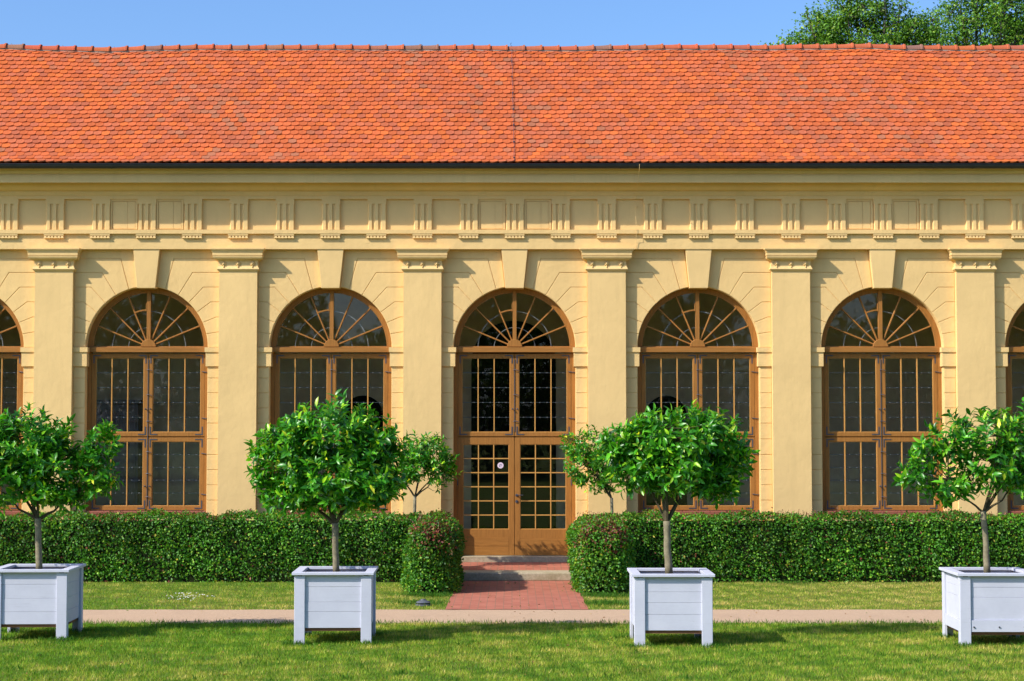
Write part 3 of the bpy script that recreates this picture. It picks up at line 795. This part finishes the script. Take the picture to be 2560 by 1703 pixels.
def citrus(name, label, blobs, d, trunk, ntw, seed, leafL=.132, group='citrus trees grown as standards'):
    """blobs in photo px at distance d; trunk = list of (px,py,radius)"""
    global rng; rng = np.random.default_rng(seed); rnd = random.Random(seed)
    Y = d - CAM_D; bl = []; ntw = int(ntw * 1.05)
    for (cx, cy, rx, ry, *dz) in blobs:
        s = d / FPX; bl.append((xat(cx, cy, Y), Y + (dz[0] if dz else 0), zy(cy, Y), rx * s, (rx + ry) * .5 * s * .95, ry * s))
    tr = [(xat(a, b, Y), Y, zy(b, Y), r) for a, b, r in trunk]
    root = thing(name, label, 'tree', (tr[0][0], Y, tr[0][2]), 0, group)
    o0 = Vector(root.location)
    # twig tips
    vol = np.array([b[3] * b[4] * b[5] for b in bl]) ** .75; idx = rng.choice(len(bl), ntw, p=vol / vol.sum())
    B = np.array(bl)[idx]; dr = rand_dirs(ntw); rad = rng.uniform(.45, 1.0, (ntw, 1)) ** .5
    lump = 1 + .10 * np.sin(dr[:, :1] * 5 + idx[:, None]) + rng.normal(0, .05, (ntw, 1))
    tips = B[:, :3] + dr * B[:, 3:6] * rad * lump
    sh = rng.random(ntw) < .16; tips[sh] += (dr[sh] * .6 + np.array([0, 0, .5])) * rng.uniform(.05, .16, (sh.sum(), 1))
    cen = np.average(np.array(bl)[:, :3], axis=0, weights=vol)
    out = norm(dr * .9 + norm(tips - cen) * .4 + np.array([0, 0, .45]) + rng.normal(0, .25, (ntw, 3)))
    # leaves in whorls
    k = 10; N = ntw * k
    t = np.repeat(tips, k, 0); od = np.repeat(out, k, 0); j = np.tile(np.arange(k), ntw)
    along = (j / k)[:, None] * .20; ang = j * 2.4 + np.repeat(rng.uniform(0, 6.3, ntw), k)
    s = norm(np.cross(od, np.array([.3, .2, 1.]))); u = np.cross(s, od)
    rdir = s * np.cos(ang)[:, None] + u * np.sin(ang)[:, None]
    openf = 1.15 - .75 * (j / k)[:, None]
    ld = norm(od * .62 + rdir * openf + rng.normal(0, .18, (N, 3)) + np.array([0, 0, -.02]))
    base = t - od * .20 + od * along
    L = leafL * rng.uniform(.65, 1.25, N); Wd = L * rng.uniform(.30, .42, N)
    col = palette(N, [(.040, .22, .010), (.065, .31, .014), (.025, .13, .010), (.19, .46, .02), (.42, .58, .04)], [5, 5, 2.2, 2.6, .6])
    tipf = (j >= k - 3)[:, None]; col = np.where(tipf & (rng.random((N, 1)) < .35), col * np.array([1.9, 1.45, 1.1]), col)
    upv = norm(od + rng.normal(0, .3, (N, 3)))
    o = leafmesh('crown', base - np.array(o0), ld, upv, L, Wd, np.clip(col, 0, 1), 'citrus', root, False, .22, .22)
    # trunk
    tb = MB(); P = [Vector(p[:3]) - o0 for p in tr]; rr = [p[3] for p in tr]
    ptsT, rT = [], []
    for i in range(len(P) - 1):
        for q in range(4):
            f = q / 4; ptsT.append(P[i].lerp(P[i + 1], f) + Vector((rnd.uniform(-.004, .004), rnd.uniform(-.004, .004), 0))); rT.append(rr[i] + (rr[i + 1] - rr[i]) * f)
    ptsT.append(P[-1]); rT.append(rr[-1]); tb.tube(ptsT, rT, 12)
    tb.build('trunk', 'trunk', root, smooth=True)
    # limbs
    lb = MB(); fork = P[-1]; nodes = []
    order = sorted(range(len(bl)), key=lambda i: -bl[i][3])[:5]
    for bi in order:
        c = Vector(bl[bi][:3]) - o0; 
        for q in range(1):
            tgt = c + Vector((rnd.uniform(-.5, .5) * bl[bi][3], rnd.uniform(-.5, .5) * bl[bi][4], rnd.uniform(-.2, .5) * bl[bi][5]))
            mid = fork.lerp(tgt, .45) + Vector((0, 0, -.05 if tgt.z > fork.z + .3 else .05)) + Vector((rnd.uniform(-.05, .05), rnd.uniform(-.05, .05), 0))
            m2 = fork.lerp(tgt, .75) + Vector((rnd.uniform(-.06, .06), rnd.uniform(-.06, .06), .04))
            r0 = rr[-1] * rnd.uniform(.4, .65)
            lb.tube([fork + Vector((0, 0, -.03)), fork.lerp(mid, .5), mid, m2, tgt], [r0, r0 * .85, r0 * .65, r0 * .45, r0 * .25], 7)
            nodes += [mid, m2, tgt, mid.lerp(m2, .5), m2.lerp(tgt, .5)]
    na = np.array([tuple(v) for v in nodes])
    for i in range(0, ntw, 3):
        p = tips[i] - np.array(o0); jn = np.argmin(((na - p) ** 2).sum(1)); a = Vector(na[jn]); b = Vector(p)
        md = a.lerp(b, .5) + Vector((0, 0, -.03)); lb.tube([a, md, b], [.006, .0045, .0025], 4, False)
    lb.build('branches', 'branch', root)
    return root

# ------------------------------------------------------------------ planters
def planter(label, px_left, py_base, yaw, style):
    """front-left foot at px_left, py_base on the ground"""
    v = (851.5 - py_base) / FPX
    tanE = (math.sin(PITCH) + v * math.cos(PITCH)) / (math.cos(PITCH) - v * math.sin(PITCH)); d = -CAM_H / tanE
    Yf = d - CAM_D; Xl = xat(px_left, py_base, Yf)
    Wd, H, lw, lt = 1.108, 1.0, .152, .045
    t = thing('planter_box', label, 'planter', (Xl + Wd / 2, Yf + Wd / 2, 0), yaw, 'white wooden planter boxes in a row on the lawn')
    h = Wd / 2
    for sx in (-1, 1):
        for sy in (-1, 1):
            l = MB(); x0, y0 = sx * h, sy * h
            xa, xb = sorted((x0, x0 - sx * lw)); ya, yb = sorted((y0, y0 - sy * lt)); l.box(xa, xb, ya, yb, 0, H)
            xa, xb = sorted((x0, x0 - sx * lt)); ya, yb = sorted((y0 - sy * lt, y0 - sy * lw * .85)); l.box(xa, xb, ya, yb, 0, H)
            l.build('leg', 'white', t, bevel=.005)
    zb = .24 if style != 'rail' else .205
    cuts = {'a': [0, .24, .50, .77, 1], 'b': [0, .31, .49, .78, 1], 'c': [0, .3, .52, .72, 1], 'rail': [0, .21, .62, .8, 1]}[style]
    H2 = H - .004
    def panel(side, ax):
        p = MB(); a0, a1 = -h + lw - .01, h - lw + .01; n0, n1 = h - .028, h - .055
        for q in range(4):
            z0 = zb + (H2 - zb) * cuts[q] + .0012; z1 = zb + (H2 - zb) * cuts[q + 1] - .0012; k = random.uniform(0, .003)
            if style == 'rail' and q == 0: k = -.018
            f = side * (n0 - k); b = side * n1
            ya, yb = sorted((f, b))
            if ax == 'y': p.box(a0, a1, ya, yb, z0, z1)
            else: p.box(ya, yb, a0, a1, z0, z1)
        p.build('panel', 'white', t, bevel=.0025)
    panel(-1, 'y'); panel(1, 'y'); panel(-1, 'x'); panel(1, 'x')
    r = MB(); o_, i_, z0, z1 = h + .035, h - .10, H, H + .038
    for k in range(4):
        c, s = [(1, 0), (0, 1), (-1, 0), (0, -1)][k]
        def q(x, y, z): return (x * c - y * s, x * s + y * c, z)
        e = .002
        A_ = [(-o_ + e, -o_), (o_ - e, -o_), (i_ - e, -i_), (-i_ + e, -i_)]
        r.poly([q(x, y, z0) for x, y in A_] + [q(x, y, z1) for x, y in A_], [(0, 3, 2, 1), (4, 5, 6, 7), (0, 1, 5, 4), (1, 2, 6, 5), (2, 3, 7, 6), (3, 0, 4, 7)])
    r.build('rim', 'white', t, bevel=.004)
    s = MB(); nn = 14
    pts = [(-h + .06 + (2 * h - .12) * i / nn, -h + .06 + (2 * h - .12) * j / nn, .93 + random.uniform(-.015, .015)) for j in range(nn + 1) for i in range(nn + 1)]
    s.poly(pts, [(j * (nn + 1) + i, j * (nn + 1) + i + 1, (j + 1) * (nn + 1) + i + 1, (j + 1) * (nn + 1) + i) for j in range(nn) for i in range(nn)])
    s.build('soil', 'soil', t)
    b = MB(); b.box(-h + .062, h - .062, -h + .056, h - .056, zb - .045, zb + .02); b.build('base_board', 'underwood', t)
    m = MB()
    for sx in (-1, 1): m.box(sx * (h - .08) - .035, sx * (h - .08) + .035, -h - .004, -h + .02, H - .012, H - .001)
    m.build('iron_strap', 'iron', t)
    if style == 'rail':
        m = MB()
        for x in (-.36, 0, .36): m.tube([(x, -h + .012, zb + .07), (x, -h - .003, zb + .07)], .012, 8)
        m.build('bolt', 'iron', t)
    return d + Wd / 2
D1 = planter('white planter box at the left edge of the photo, its right side in view', -27, 1603, R(1.5), 'a')
D2 = planter('white planter box left of the brick walkway, with four boards on its front', 733, 1613, R(1.2), 'b')
D3 = planter('white planter box standing just right of the brick walkway', 1587, 1620, R(-.3), 'c')
D4 = planter('white planter box at the right edge with a bolted bottom rail', 2403, 1617, R(-.5), 'rail')

citrus('orange_tree', 'dense green orange tree at the left edge with a lobe reaching right', [
    (60, 1110, 115, 100), (135, 1165, 95, 90), (258, 1115, 55, 58), (250, 1195, 55, 58), (30, 1215, 100, 66), (-45, 1130, 90, 90), (120, 1090, 60, 60), (190, 1150, 50, 50), (150, 1238, 80, 42)],
    D1, [(98, 1432, .052), (96, 1350, .048), (95, 1296, .05)], 560, 1)
citrus('orange_tree', 'broad dark green orange tree left of the door, in the second planter from the left', [
    (835, 1085, 120, 95), (725, 1105, 85, 75), (675, 1185, 62, 72), (925, 1120, 85, 80), (845, 1205, 155, 80), (750, 1235, 100, 55), (965, 1185, 58, 58), (640, 1130, 28, 35), (985, 1110, 32, 45), (905, 1230, 85, 50)],
    D2, [(841, 1432, .05), (838, 1370, .045), (838, 1308, .05)], 760, 2)
citrus('orange_tree', 'wide flat-topped bright green orange tree just right of the door', [
    (1685, 1105, 115, 85), (1600, 1115, 85, 75), (1775, 1110, 95, 85), (1832, 1150, 52, 62), (1700, 1185, 130, 60), (1585, 1185, 70, 50), (1795, 1220, 65, 40), (1535, 1120, 50, 50), (1720, 1060, 60, 40)],
    D3, [(1673, 1436, .058), (1668, 1360, .05), (1667, 1303, .052)], 720, 3)
citrus('orange_tree', 'sparse orange tree at the right edge, the wall showing through its crown', [
    (2460, 1085, 105, 75), (2370, 1095, 70, 62), (2285, 1185, 50, 62), (2370, 1210, 80, 52), (2490, 1170, 110, 70), (2570, 1095, 95, 85), (2600, 1200, 80, 70), (2320, 1130, 45, 40)],
    D4, [(2468, 1434, .052), (2464, 1350, .042), (2458, 1278, .045)], 330, 4, .14)
citrus('small_orange_tree', 'small thin orange tree behind the hedge, left of the door', [
    (1075, 1130, 58, 48), (1040, 1150, 55, 60), (1100, 1180, 45, 45), (1000, 1180, 50, 50), (1125, 1155, 22, 32)],
    36.5, [(1037, 1440, .035), (1036, 1330, .032), (1037, 1240, .034)], 290, 5, .105)
citrus('small_orange_tree', 'small orange tree behind the hedge, right of the door', [
    (1480, 1120, 65, 55), (1450, 1160, 45, 60), (1520, 1150, 60, 60), (1490, 1205, 60, 34), (1430, 1110, 25, 35)],
    36.5, [(1533, 1440, .034), (1531, 1330, .03), (1529, 1245, .032)], 250, 6, .105)

# ------------------------------------------------------------------ hedges
def rounded(points, lo, hi, r):
    q = np.clip(points, lo + r, hi - r); d = points - q; n = norm(d); return q + n * r, n
def box_surface(n, lo, hi):
    s = hi - lo; ar = np.array([s[1] * s[2], s[1] * s[2], s[0] * s[2], s[0] * s[2], s[0] * s[1]])
    f = rng.choice(5, n, p=ar / ar.sum()); p = lo + rng.random((n, 3)) * s
    p[f == 0, 0] = lo[0]; p[f == 1, 0] = hi[0]; p[f == 2, 1] = lo[1]; p[f == 3, 1] = hi[1]; p[f == 4, 2] = hi[2]; return p
def wob(p): return .035 * np.sin(p[:, 0] * 3.1 + p[:, 2] * 4) + .03 * np.sin(p[:, 0] * 7.3 + p[:, 1] * 5 + 1) + .02 * np.sin(p[:, 2] * 11 + p[:, 0] * 13)
def hedge(label, main, ret, seed, redside):
    global rng; rng = np.random.default_rng(seed)
    root = thing('hedge', label, 'hedge', ((main[0][0] + main[1][0]) / 2, main[0][1], 0), 0, 'clipped hedges along the building')
    o0 = np.array(root.location)
    P, Nn, Rd = [], [], []
    boxes = [(np.array(main[0]), np.array(main[1]), .16, 1500), (np.array(ret[0]), np.array(ret[1]), .42, 1900)]
    core = MB()
    for bi, (lo, hi, r, dens) in enumerate(boxes):
        s = hi - lo; area = 2 * s[1] * s[2] + 2 * s[0] * s[2] + s[0] * s[1]; n = int(area * dens * (1 if bi == 0 else 1))
        p = box_surface(n, lo + np.array([0, 0, .0]), hi)
        lo2 = lo.copy(); lo2[2] = lo[2] - .5
        p, nn = rounded(p, lo2, hi, r)
        p = p + nn * (wob(p) + rng.normal(0, .028, n) - .02)[:, None]
        if bi == 0: keep = ~((p[:, 0] > boxes[1][0][0] + .12) & (p[:, 0] < boxes[1][1][0] - .12) & (nn[:, 1] < -.5))
        else: keep = p[:, 1] < boxes[0][0][1] + .1
        keep &= (p[:, 2] > .0); keep &= ~((p[:, 2] < .14) & (rng.random(n) < .55))
        # drop hidden rear faces
        keep &= ~((nn[:, 1] > .7) & (rng.random(n) < .75))
        p, nn = p[keep], nn[keep]; P.append(p); Nn.append(nn)
        if bi: red = np.clip((p[:, 2] - .70) / .35, 0, 1) * .42 * (nn[:, 1] < -.2) * (.4 + .6 * (np.sin(p[:, 0] * 9 + seed) > -.4)) + (nn[:, 2] > .5) * .18
        else: red = (nn[:, 2] > .5) * .10 + .012
        Rd.append(rng.random(len(p)) < red)
        i = .09 if bi == 0 else .27
        # lumpy dark core
        nx, nz = max(6, int(s[0] / .15)), 8
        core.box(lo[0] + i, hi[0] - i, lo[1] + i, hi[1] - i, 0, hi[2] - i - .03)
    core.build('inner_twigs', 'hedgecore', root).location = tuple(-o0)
    P, Nn, Rd = np.concatenate(P), np.concatenate(Nn), np.concatenate(Rd); n = len(P)
    d = norm(Nn * .35 + rng.normal(0, .6, (n, 3)) + np.array([0, 0, -.15])); up = norm(Nn + rng.normal(0, .35, (n, 3)))
    L = rng.uniform(.038, .072, n); Wd = L * rng.uniform(.55, .75, n)
    col = palette(n, [(.060, .22, .014), (.095, .30, .018), (.035, .14, .012), (.23, .43, .03), (.50, .46, .05)], [5, 5, 2.5, 2.2, .25], .22)
    pt = .85 + .25 * np.sin(P[:, 0] * 1.9 + 1) * np.sin(P[:, 2] * 3 + P[:, 0]); col = col * pt[:, None]
    rc = palette(n, [(.20, .05, .035), (.28, .09, .05), (.15, .07, .03)], [1, 1, 1], .2); col = np.where(Rd[:, None], rc, col)
    leafmesh('foliage', P - o0, d, up, L, Wd, np.clip(col, 0, 1), 'hedge', root, True, .18, .1)
    # red shoots standing above the top
    xs = []; ns = 230
    lo, hi = boxes[0][0], boxes[0][1]
    cl = rng.uniform(lo[0], hi[0], 26); x = rng.choice(cl, ns) + rng.normal(0, .25, ns); x = np.clip(x, lo[0] + .1, hi[0] - .1)
    y = rng.uniform(lo[1] + .1, hi[1] - .1, ns); b = np.stack([x, y, np.full(ns, hi[2] - .03)], 1)
    m2 = 60; lo, hi = boxes[1][0], boxes[1][1]
    b2 = np.stack([rng.uniform(lo[0] + .15, hi[0] - .15, m2), rng.uniform(lo[1] + .3, hi[1], m2), np.full(m2, hi[2] - .04)], 1)
    b = np.concatenate([b, b2]); k = 6; hgt = rng.uniform(.05, .15, len(b)); j = np.tile(np.arange(k), len(b)) / k
    base = np.repeat(b, k, 0); base[:, 2] += j * np.repeat(hgt, k); dd = norm(rng.normal(0, .6, (len(base), 3)) + np.array([0, 0, .9]))
    leafmesh('red_shoots', base - o0, dd, rand_dirs(len(base)), rng.uniform(.03, .05, len(base)), rng.uniform(.013, .02, len(base)),
             palette(len(base), [(.22, .05, .04), (.16, .06, .04), (.12, .12, .03)], [2, 2, 1], .2), 'hedge', root, True, .1, 0)
HT_ = 1.325; HYF = YF(35.65)
hedge('clipped green hedge left of the brick walkway, its end reddish with new growth',
      ((-14.6, HYF, 0), (-1.75, HYF + .95, HT_)), ((-1.98, YF(32.95), 0), (-1.03, HYF + .6, HT_ + .02)), 21, 1)
hedge('clipped green hedge right of the brick walkway, bending round beside the door path',
      ((1.75, HYF, 0), (14.6, HYF + .95, HT_ - .01)), ((1.19, YF(32.95), 0), (2.27, HYF + .6, HT_ + .02)), 22, 1)

# ------------------------------------------------------------------ grass
def pnoise(x, y, sc, seed):
    r = np.random.default_rng(seed); o = np.zeros_like(x)
    for k in range(10):
        a = r.uniform(0, 6.28); f = sc * r.uniform(.5, 2.2); o += np.sin((x * math.cos(a) + y * math.sin(a)) * f + r.uniform(0, 6.28))
    return o / 5
def grass(name, x0, x1, y0, y1, dens, hmin, hmax, seed, excl=None, dry=0.0, slope=0.0):
    global rng; rng = np.random.default_rng(seed)
    n = int((x1 - x0) * (y1 - y0) * dens); x = rng.uniform(x0, x1, n); y = rng.uniform(y0, y1, n)
    if excl is not None: k = ~excl(x, y); x, y = x[k], y[k]; n = len(x)
    pn = pnoise(x, y, 2.2, 5); pm = pnoise(x, y, 9, 6); pl = pnoise(x, y, .7, 8)
    keep = rng.random(n) < np.clip(.95 - .18 * np.maximum(pm, 0), .3, 1); x, y, pn, pm, pl = x[keep], y[keep], pn[keep], pm[keep], pl[keep]; n = len(x)
    h = rng.uniform(hmin, hmax, n) * (1 + .28 * pm) ; tall = rng.random(n) < .012; h = np.where(tall, h * 1.9, h)
    a = rng.uniform(0, 6.28, n); w = rng.uniform(.004, .008, n) * 1.3
    lean = rng.uniform(.1, .9, n) * h; la = rng.uniform(0, 6.28, n)
    dx, dy = np.cos(a) * w / 2, np.sin(a) * w / 2; z = np.zeros(n)
    V = np.stack([np.stack([x - dx, y - dy, z], 1), np.stack([x + dx, y + dy, z], 1), np.stack([x + np.cos(la) * lean, y + np.sin(la) * lean, h], 1)], 1)
    dr = np.clip(.18 * pn + .28 * pl + .45 * pm + dry + slope * x + rng.normal(0, .32, n), 0, 1.2)[:, None]
    g1 = np.array([.11, .27, .014]); g2 = np.array([.31, .39, .035]); g3 = np.array([.56, .45, .15])
    c = np.where(dr < .6, g1 + (g2 - g1) * dr / .6, g2 + (g3 - g2) * np.clip((dr - .6) / .5, 0, 1)) * rng.uniform(.55, 1.4, (n, 1)) * (1 + .22 * pm[:, None])
    o = raw_mesh(name, V.reshape(-1, 3), np.arange(3 * n).reshape(-1, 3), 'grassblade', None, np.repeat(c, 3, 0))
    return o
o = grass('lawn_grass', -8.6, 8.6, YF(21.2), PY0 + .06, 2500, .024, .056, 31, None, .28, .022); tag(o, 'short green mown grass in front of the gravel path', 'grass', kind='stuff')
def ex2(x, y): return ((x > WX0 - .05 + (y - PY1) * 0) & (x < WX1 + .03)) | (y > HYF - .02 + .1 * np.sin(x * 3)) | ((x > -1.95) & (x < -1.05) & (y > YF(33.1))) | ((x > 1.2) & (x < 2.15) & (y > YF(33.1)))
o = grass('verge_grass', -11.5, 11.5, PY1 - .03, HYF + .15, 1400, .02, .045, 32, ex2, .52, .03); tag(o, 'drier patchy grass between the gravel path and the hedges', 'grass', kind='stuff')
# longer tufts by legs, lobes
rng = np.random.default_rng(5)
tb, tr_ = [], []
for (cx, cy, sx, sy, n) in [(-1.5, YF(32.7), .5, .22, 900), (1.7, YF(32.65), .5, .25, 1100), (-1.6, YF(31.3), .45, .25, 500), (1.65, YF(31.2), .4, .3, 700), (5.6, YF(35.3), .4, .15, 300), (-9, YF(34.8), .6, .3, 300)]:
    tb.append(np.stack([cx + rng.normal(0, sx * .6, n), cy + rng.normal(0, sy * .6, n), np.zeros(n)], 1))
for px_, D in ((-27, D1), (165, D1), (735, D2), (928, D2), (1587, D3), (1783, D3), (2403, D4), (2599, D4)):
    for dd in (-.58, .5):
        n = 150; tb.append(np.stack([(px_ - 1280) / FPX * (D - .56) + rng.normal(0, .12, n), D - CAM_D + dd + rng.normal(0, .05, n), np.zeros(n)], 1))
n = 5000; cl = rng.uniform(-8.5, 8.5, 400); cy_ = rng.uniform(YF(21.5), PY0, 400); ii = rng.integers(0, 400, n)
tb.append(np.stack([cl[ii] + rng.normal(0, .07, n), cy_[ii] + rng.normal(0, .07, n), np.zeros(n)], 1) * np.array([1, 1, 0]))
n = 1500; tb.append(np.stack([rng.uniform(-8.5, 8.5, n), PY0 + rng.normal(.0, .06, n), np.zeros(n)], 1))
b = np.concatenate(tb); wl = len(b)
b = b[~((b[:, 0] > WX0) & (b[:, 0] < WX1) & (b[:, 1] > PY1 - .3))]; n = len(b)
d = norm(rng.normal(0, .45, (n, 3)) * np.array([1, 1, .2]) + np.array([0, 0, 1])); L = rng.uniform(.045, .10, n)
o = leafmesh('grass_tufts', b, d, rand_dirs(n), L, L * .12, palette(n, [(.06, .19, .015), (.10, .22, .02), (.04, .13, .01)], [1, 1, 1]), 'grassblade', None, True, .05, .1)
tag(o, 'longer bright green grass tufts by planter feet and hedge ends', 'grass', kind='stuff')
# daisies
rng = np.random.default_rng(9); n = 48
px_ = rng.normal(470, 26, n); py_ = rng.normal(1493, 5, n)
b = np.array([(xat(a, c, YF(13684 / (c - 1070))), YF(13684 / (c - 1070)), rng.uniform(.03, .07)) for a, c in zip(px_, py_)])
fl = MB()
for p in b:
    r = rng.uniform(.012, .022); fl.poly([(p[0] + r * math.cos(a), p[1] + r * math.sin(a), p[2] + .3 * r * math.cos(a * 2)) for a in [k * math.pi / 4 for k in range(8)]], [tuple(range(8))])
tag(fl.build('white_flowers', 'petal', fix=False), 'patch of tiny white daisies in the grass left of the walkway', 'flowers', kind='stuff')

# fallen leaves lying on path, verge and lawn
rng = np.random.default_rng(19); n = 420
b = np.stack([rng.uniform(-9, 9, n), rng.uniform(YF(22), HYF - .1, n), np.full(n, .035)], 1)
b[:, 2] = np.where((b[:, 1] > PY0) & (b[:, 1] < PY1), .012, .04)
o = leafmesh('fallen_leaves', b, norm(rng.normal(0, 1, (n, 3)) * np.array([1, 1, .15])), norm(rng.normal(0, .25, (n, 3)) + np.array([0, 0, 1.])), rng.uniform(.025, .06, n), rng.uniform(.015, .035, n),
             palette(n, [(.35, .20, .06), (.22, .12, .05), (.45, .36, .10), (.12, .2, .03)], [3, 3, 1.5, 2]), 'hedge', None, True)
tag(o, 'small dry leaves scattered over the lawn and gravel', 'leaves', kind='stuff')
# garden lamp
lx, ly = xat(1058, 1512, YF(31.0)), YF(31.0)
t = thing('garden_lamp', 'low round dark grey ground light at the edge of the gravel path', 'lamp', (lx, ly, 0))
m = MB(); n = 20
m.rings([[(r * math.cos(2 * math.pi * k / n), r * math.sin(2 * math.pi * k / n), z) for k in range(n)] for r, z in ((.135, 0), (.14, .02), (.13, .03), (.12, .032))]); m.build('base', 'lamp_grey', t)
m = MB(); m.rings([[(r * math.cos(2 * math.pi * k / n), r * math.sin(2 * math.pi * k / n), z) for k in range(n)] for r, z in ((.09, .03), (.09, .055))]); m.build('lens', 'iron', t)
m = MB(); m.rings([[(r * math.cos(2 * math.pi * k / n), r * math.sin(2 * math.pi * k / n), z) for k in range(n)] for r, z in ((.125, .052), (.13, .06), (.10, .082), (.05, .1), (.045, .115), (.01, .12))]); m.build('cap', 'lamp_grey', t, smooth=False)

# ------------------------------------------------------------------ trees beyond the roof
def bigtree(label, blobs, d, foot, ntw, seed):
    global rng; rng = np.random.default_rng(seed); rnd = random.Random(seed); Y = d - CAM_D; s = d / FPX
    bl = np.array([(xat(cx, cy, Y), Y, zy(cy, Y), rx * s, rx * s * .9, ry * s) for cx, cy, rx, ry in blobs])
    root = thing('oak_tree', label, 'tree', (foot, Y, 0), 0, 'trees beyond the orangery roof'); o0 = np.array((foot, Y, 0.))
    vol = (bl[:, 3] * bl[:, 5]); idx = rng.choice(len(bl), ntw, p=vol / vol.sum()); dr = rand_dirs(ntw)
    tips = bl[idx, :3] + dr * bl[idx, 3:6] * rng.uniform(.25, 1, (ntw, 1)) ** .6 * (1 + rng.normal(0, .1, (ntw, 1)))
    k = 30; N = ntw * k; base = np.repeat(tips, k, 0) + rng.normal(0, .13, (N, 3)) * np.array([1.2, 1, .8])
    col = palette(N, [(.10, .24, .02), (.15, .32, .03), (.06, .16, .018), (.29, .42, .06)], [4, 4, 3, 1.2], .22)
    leafmesh('crown', base - o0, norm(rand_dirs(N) + np.array([0, 0, .1])), norm(rand_dirs(N) * .7 + np.array([-.2, -.4, 1.])), rng.uniform(.08, .13, N), rng.uniform(.06, .08, N), col, 'oak', root, True, .15, .15)
    tb = MB(); top = Vector((bl[0][0] - foot, 0, bl[0][2] - 1.5)); tb.tube([(0, 0, 0), (.05, 0, 2), (top.x * .4, 0, 5), tuple(top)], [.42, .34, .28, .16], 12); tb.build('trunk', 'bark', root, smooth=True)
    lb = MB(); nodes = []
    for b in bl:
        for q in range(3):
            st_ = Vector((top.x * .5, 0, rnd.uniform(5, top.z))); tg = Vector((b[0] - foot + rnd.uniform(-.6, .6) * b[3], rnd.uniform(-.6, .6) * b[4], b[2] + rnd.uniform(-.3, .7) * b[5]))
            m1 = st_.lerp(tg, .4) + Vector((rnd.uniform(-.2, .2), 0, -.2)); m2 = st_.lerp(tg, .75) + Vector((rnd.uniform(-.2, .2), rnd.uniform(-.2, .2), rnd.uniform(-.1, .2)))
            lb.tube([st_, m1, m2, tg], [.08, .055, .035, .012], 6); nodes += [m1, m2, tg, m2.lerp(tg, .5), m1.lerp(m2, .5)]
    na = np.array([tuple(v) for v in nodes])
    for i in range(0, ntw, 2):
        p = tips[i] - o0; j = np.argmin(((na - p) ** 2).sum(1)); lb.tube([na[j], (na[j] + p) / 2 + np.array([0, 0, -.06]), p], [.02, .013, .006], 4, False)
    lb.build('branches', 'bark', root)
bigtree('leafy oak tree rising above the roof, its crown edge sloping down to the left', [
    (2150, 95, 120, 75), (2165, 35, 75, 48), (2110, 10, 45, 35), (2060, 75, 55, 45), (2030, 45, 28, 28), (2005, 105, 45, 28), (2235, 35, 40, 40), (2255, 95, 70, 50), (2160, 190, 160, 80), (2150, -30, 80, 30), (2310, 95, 70, 45), (2285, 72, 60, 34), (2340, 60, 35, 30), (1985, 112, 40, 22), (2080, 110, 70, 40)], 54, xat(2170, 300, 16), 620, 41)
bigtree('taller oak tree above the right end of the roof, right of the sky gap', [
    (2470, 70, 130, 75), (2400, 40, 55, 50), (2370, 95, 60, 40), (2550, 40, 110, 70), (2420, -20, 60, 40), (2640, 80, 120, 100), (2480, 180, 180, 80), (2520, -40, 120, 50)], 58, xat(2500, 300, 20), 760, 42)
bigtree('tip of a distant tree just showing over the ridge, left of the oaks', [
    (1912, 145, 26, 26), (1905, 190, 60, 50)], 62, xat(1910, 300, 24), 90, 43)

# ------------------------------------------------------------------ woodland behind the viewer (seen only as reflections in the panes)
rng = np.random.default_rng(77); P, C = [], []
x = -75.0
while x < 75:
    if abs(x - 14.6) < 2.2: x += 1; continue
    hgt = rng.uniform(15, 22) if rng.random() > .15 else rng.uniform(11, 13); hgt = min(hgt, 9.0) if (abs(x - 21) < 4 or abs(x + 11) < 4) else hgt; r = rng.uniform(3, 5)
    yc = -78 + rng.uniform(-7, 7); n = 3600; dr = rand_dirs(n); rr = rng.uniform(.5, 1, (n, 1)) ** .5
    c = np.array([x, yc, hgt * .52]); P.append(c + dr * np.array([r, r, hgt * .5]) * rr * (1 + .15 * np.sin(dr[:, :1] * 7) + .1 * rng.normal(size=(n, 1))))
    x += r * rng.uniform(.45, .85)
P = np.concatenate(P); n = len(P)
o = leafmesh('woodland', P, rand_dirs(n), rand_dirs(n), rng.uniform(.35, .6, n), rng.uniform(.25, .4, n), palette(n, [(.05, .12, .015), (.09, .19, .02), (.16, .25, .03)], [3, 3, 1], .2), 'oak', None, True)
tag(o, 'belt of park trees facing the orangery, seen reflected in its panes', 'woodland', kind='stuff')
print('done', sum(len(o.data.polygons) for o in bpy.data.objects if o.type == 'MESH'))
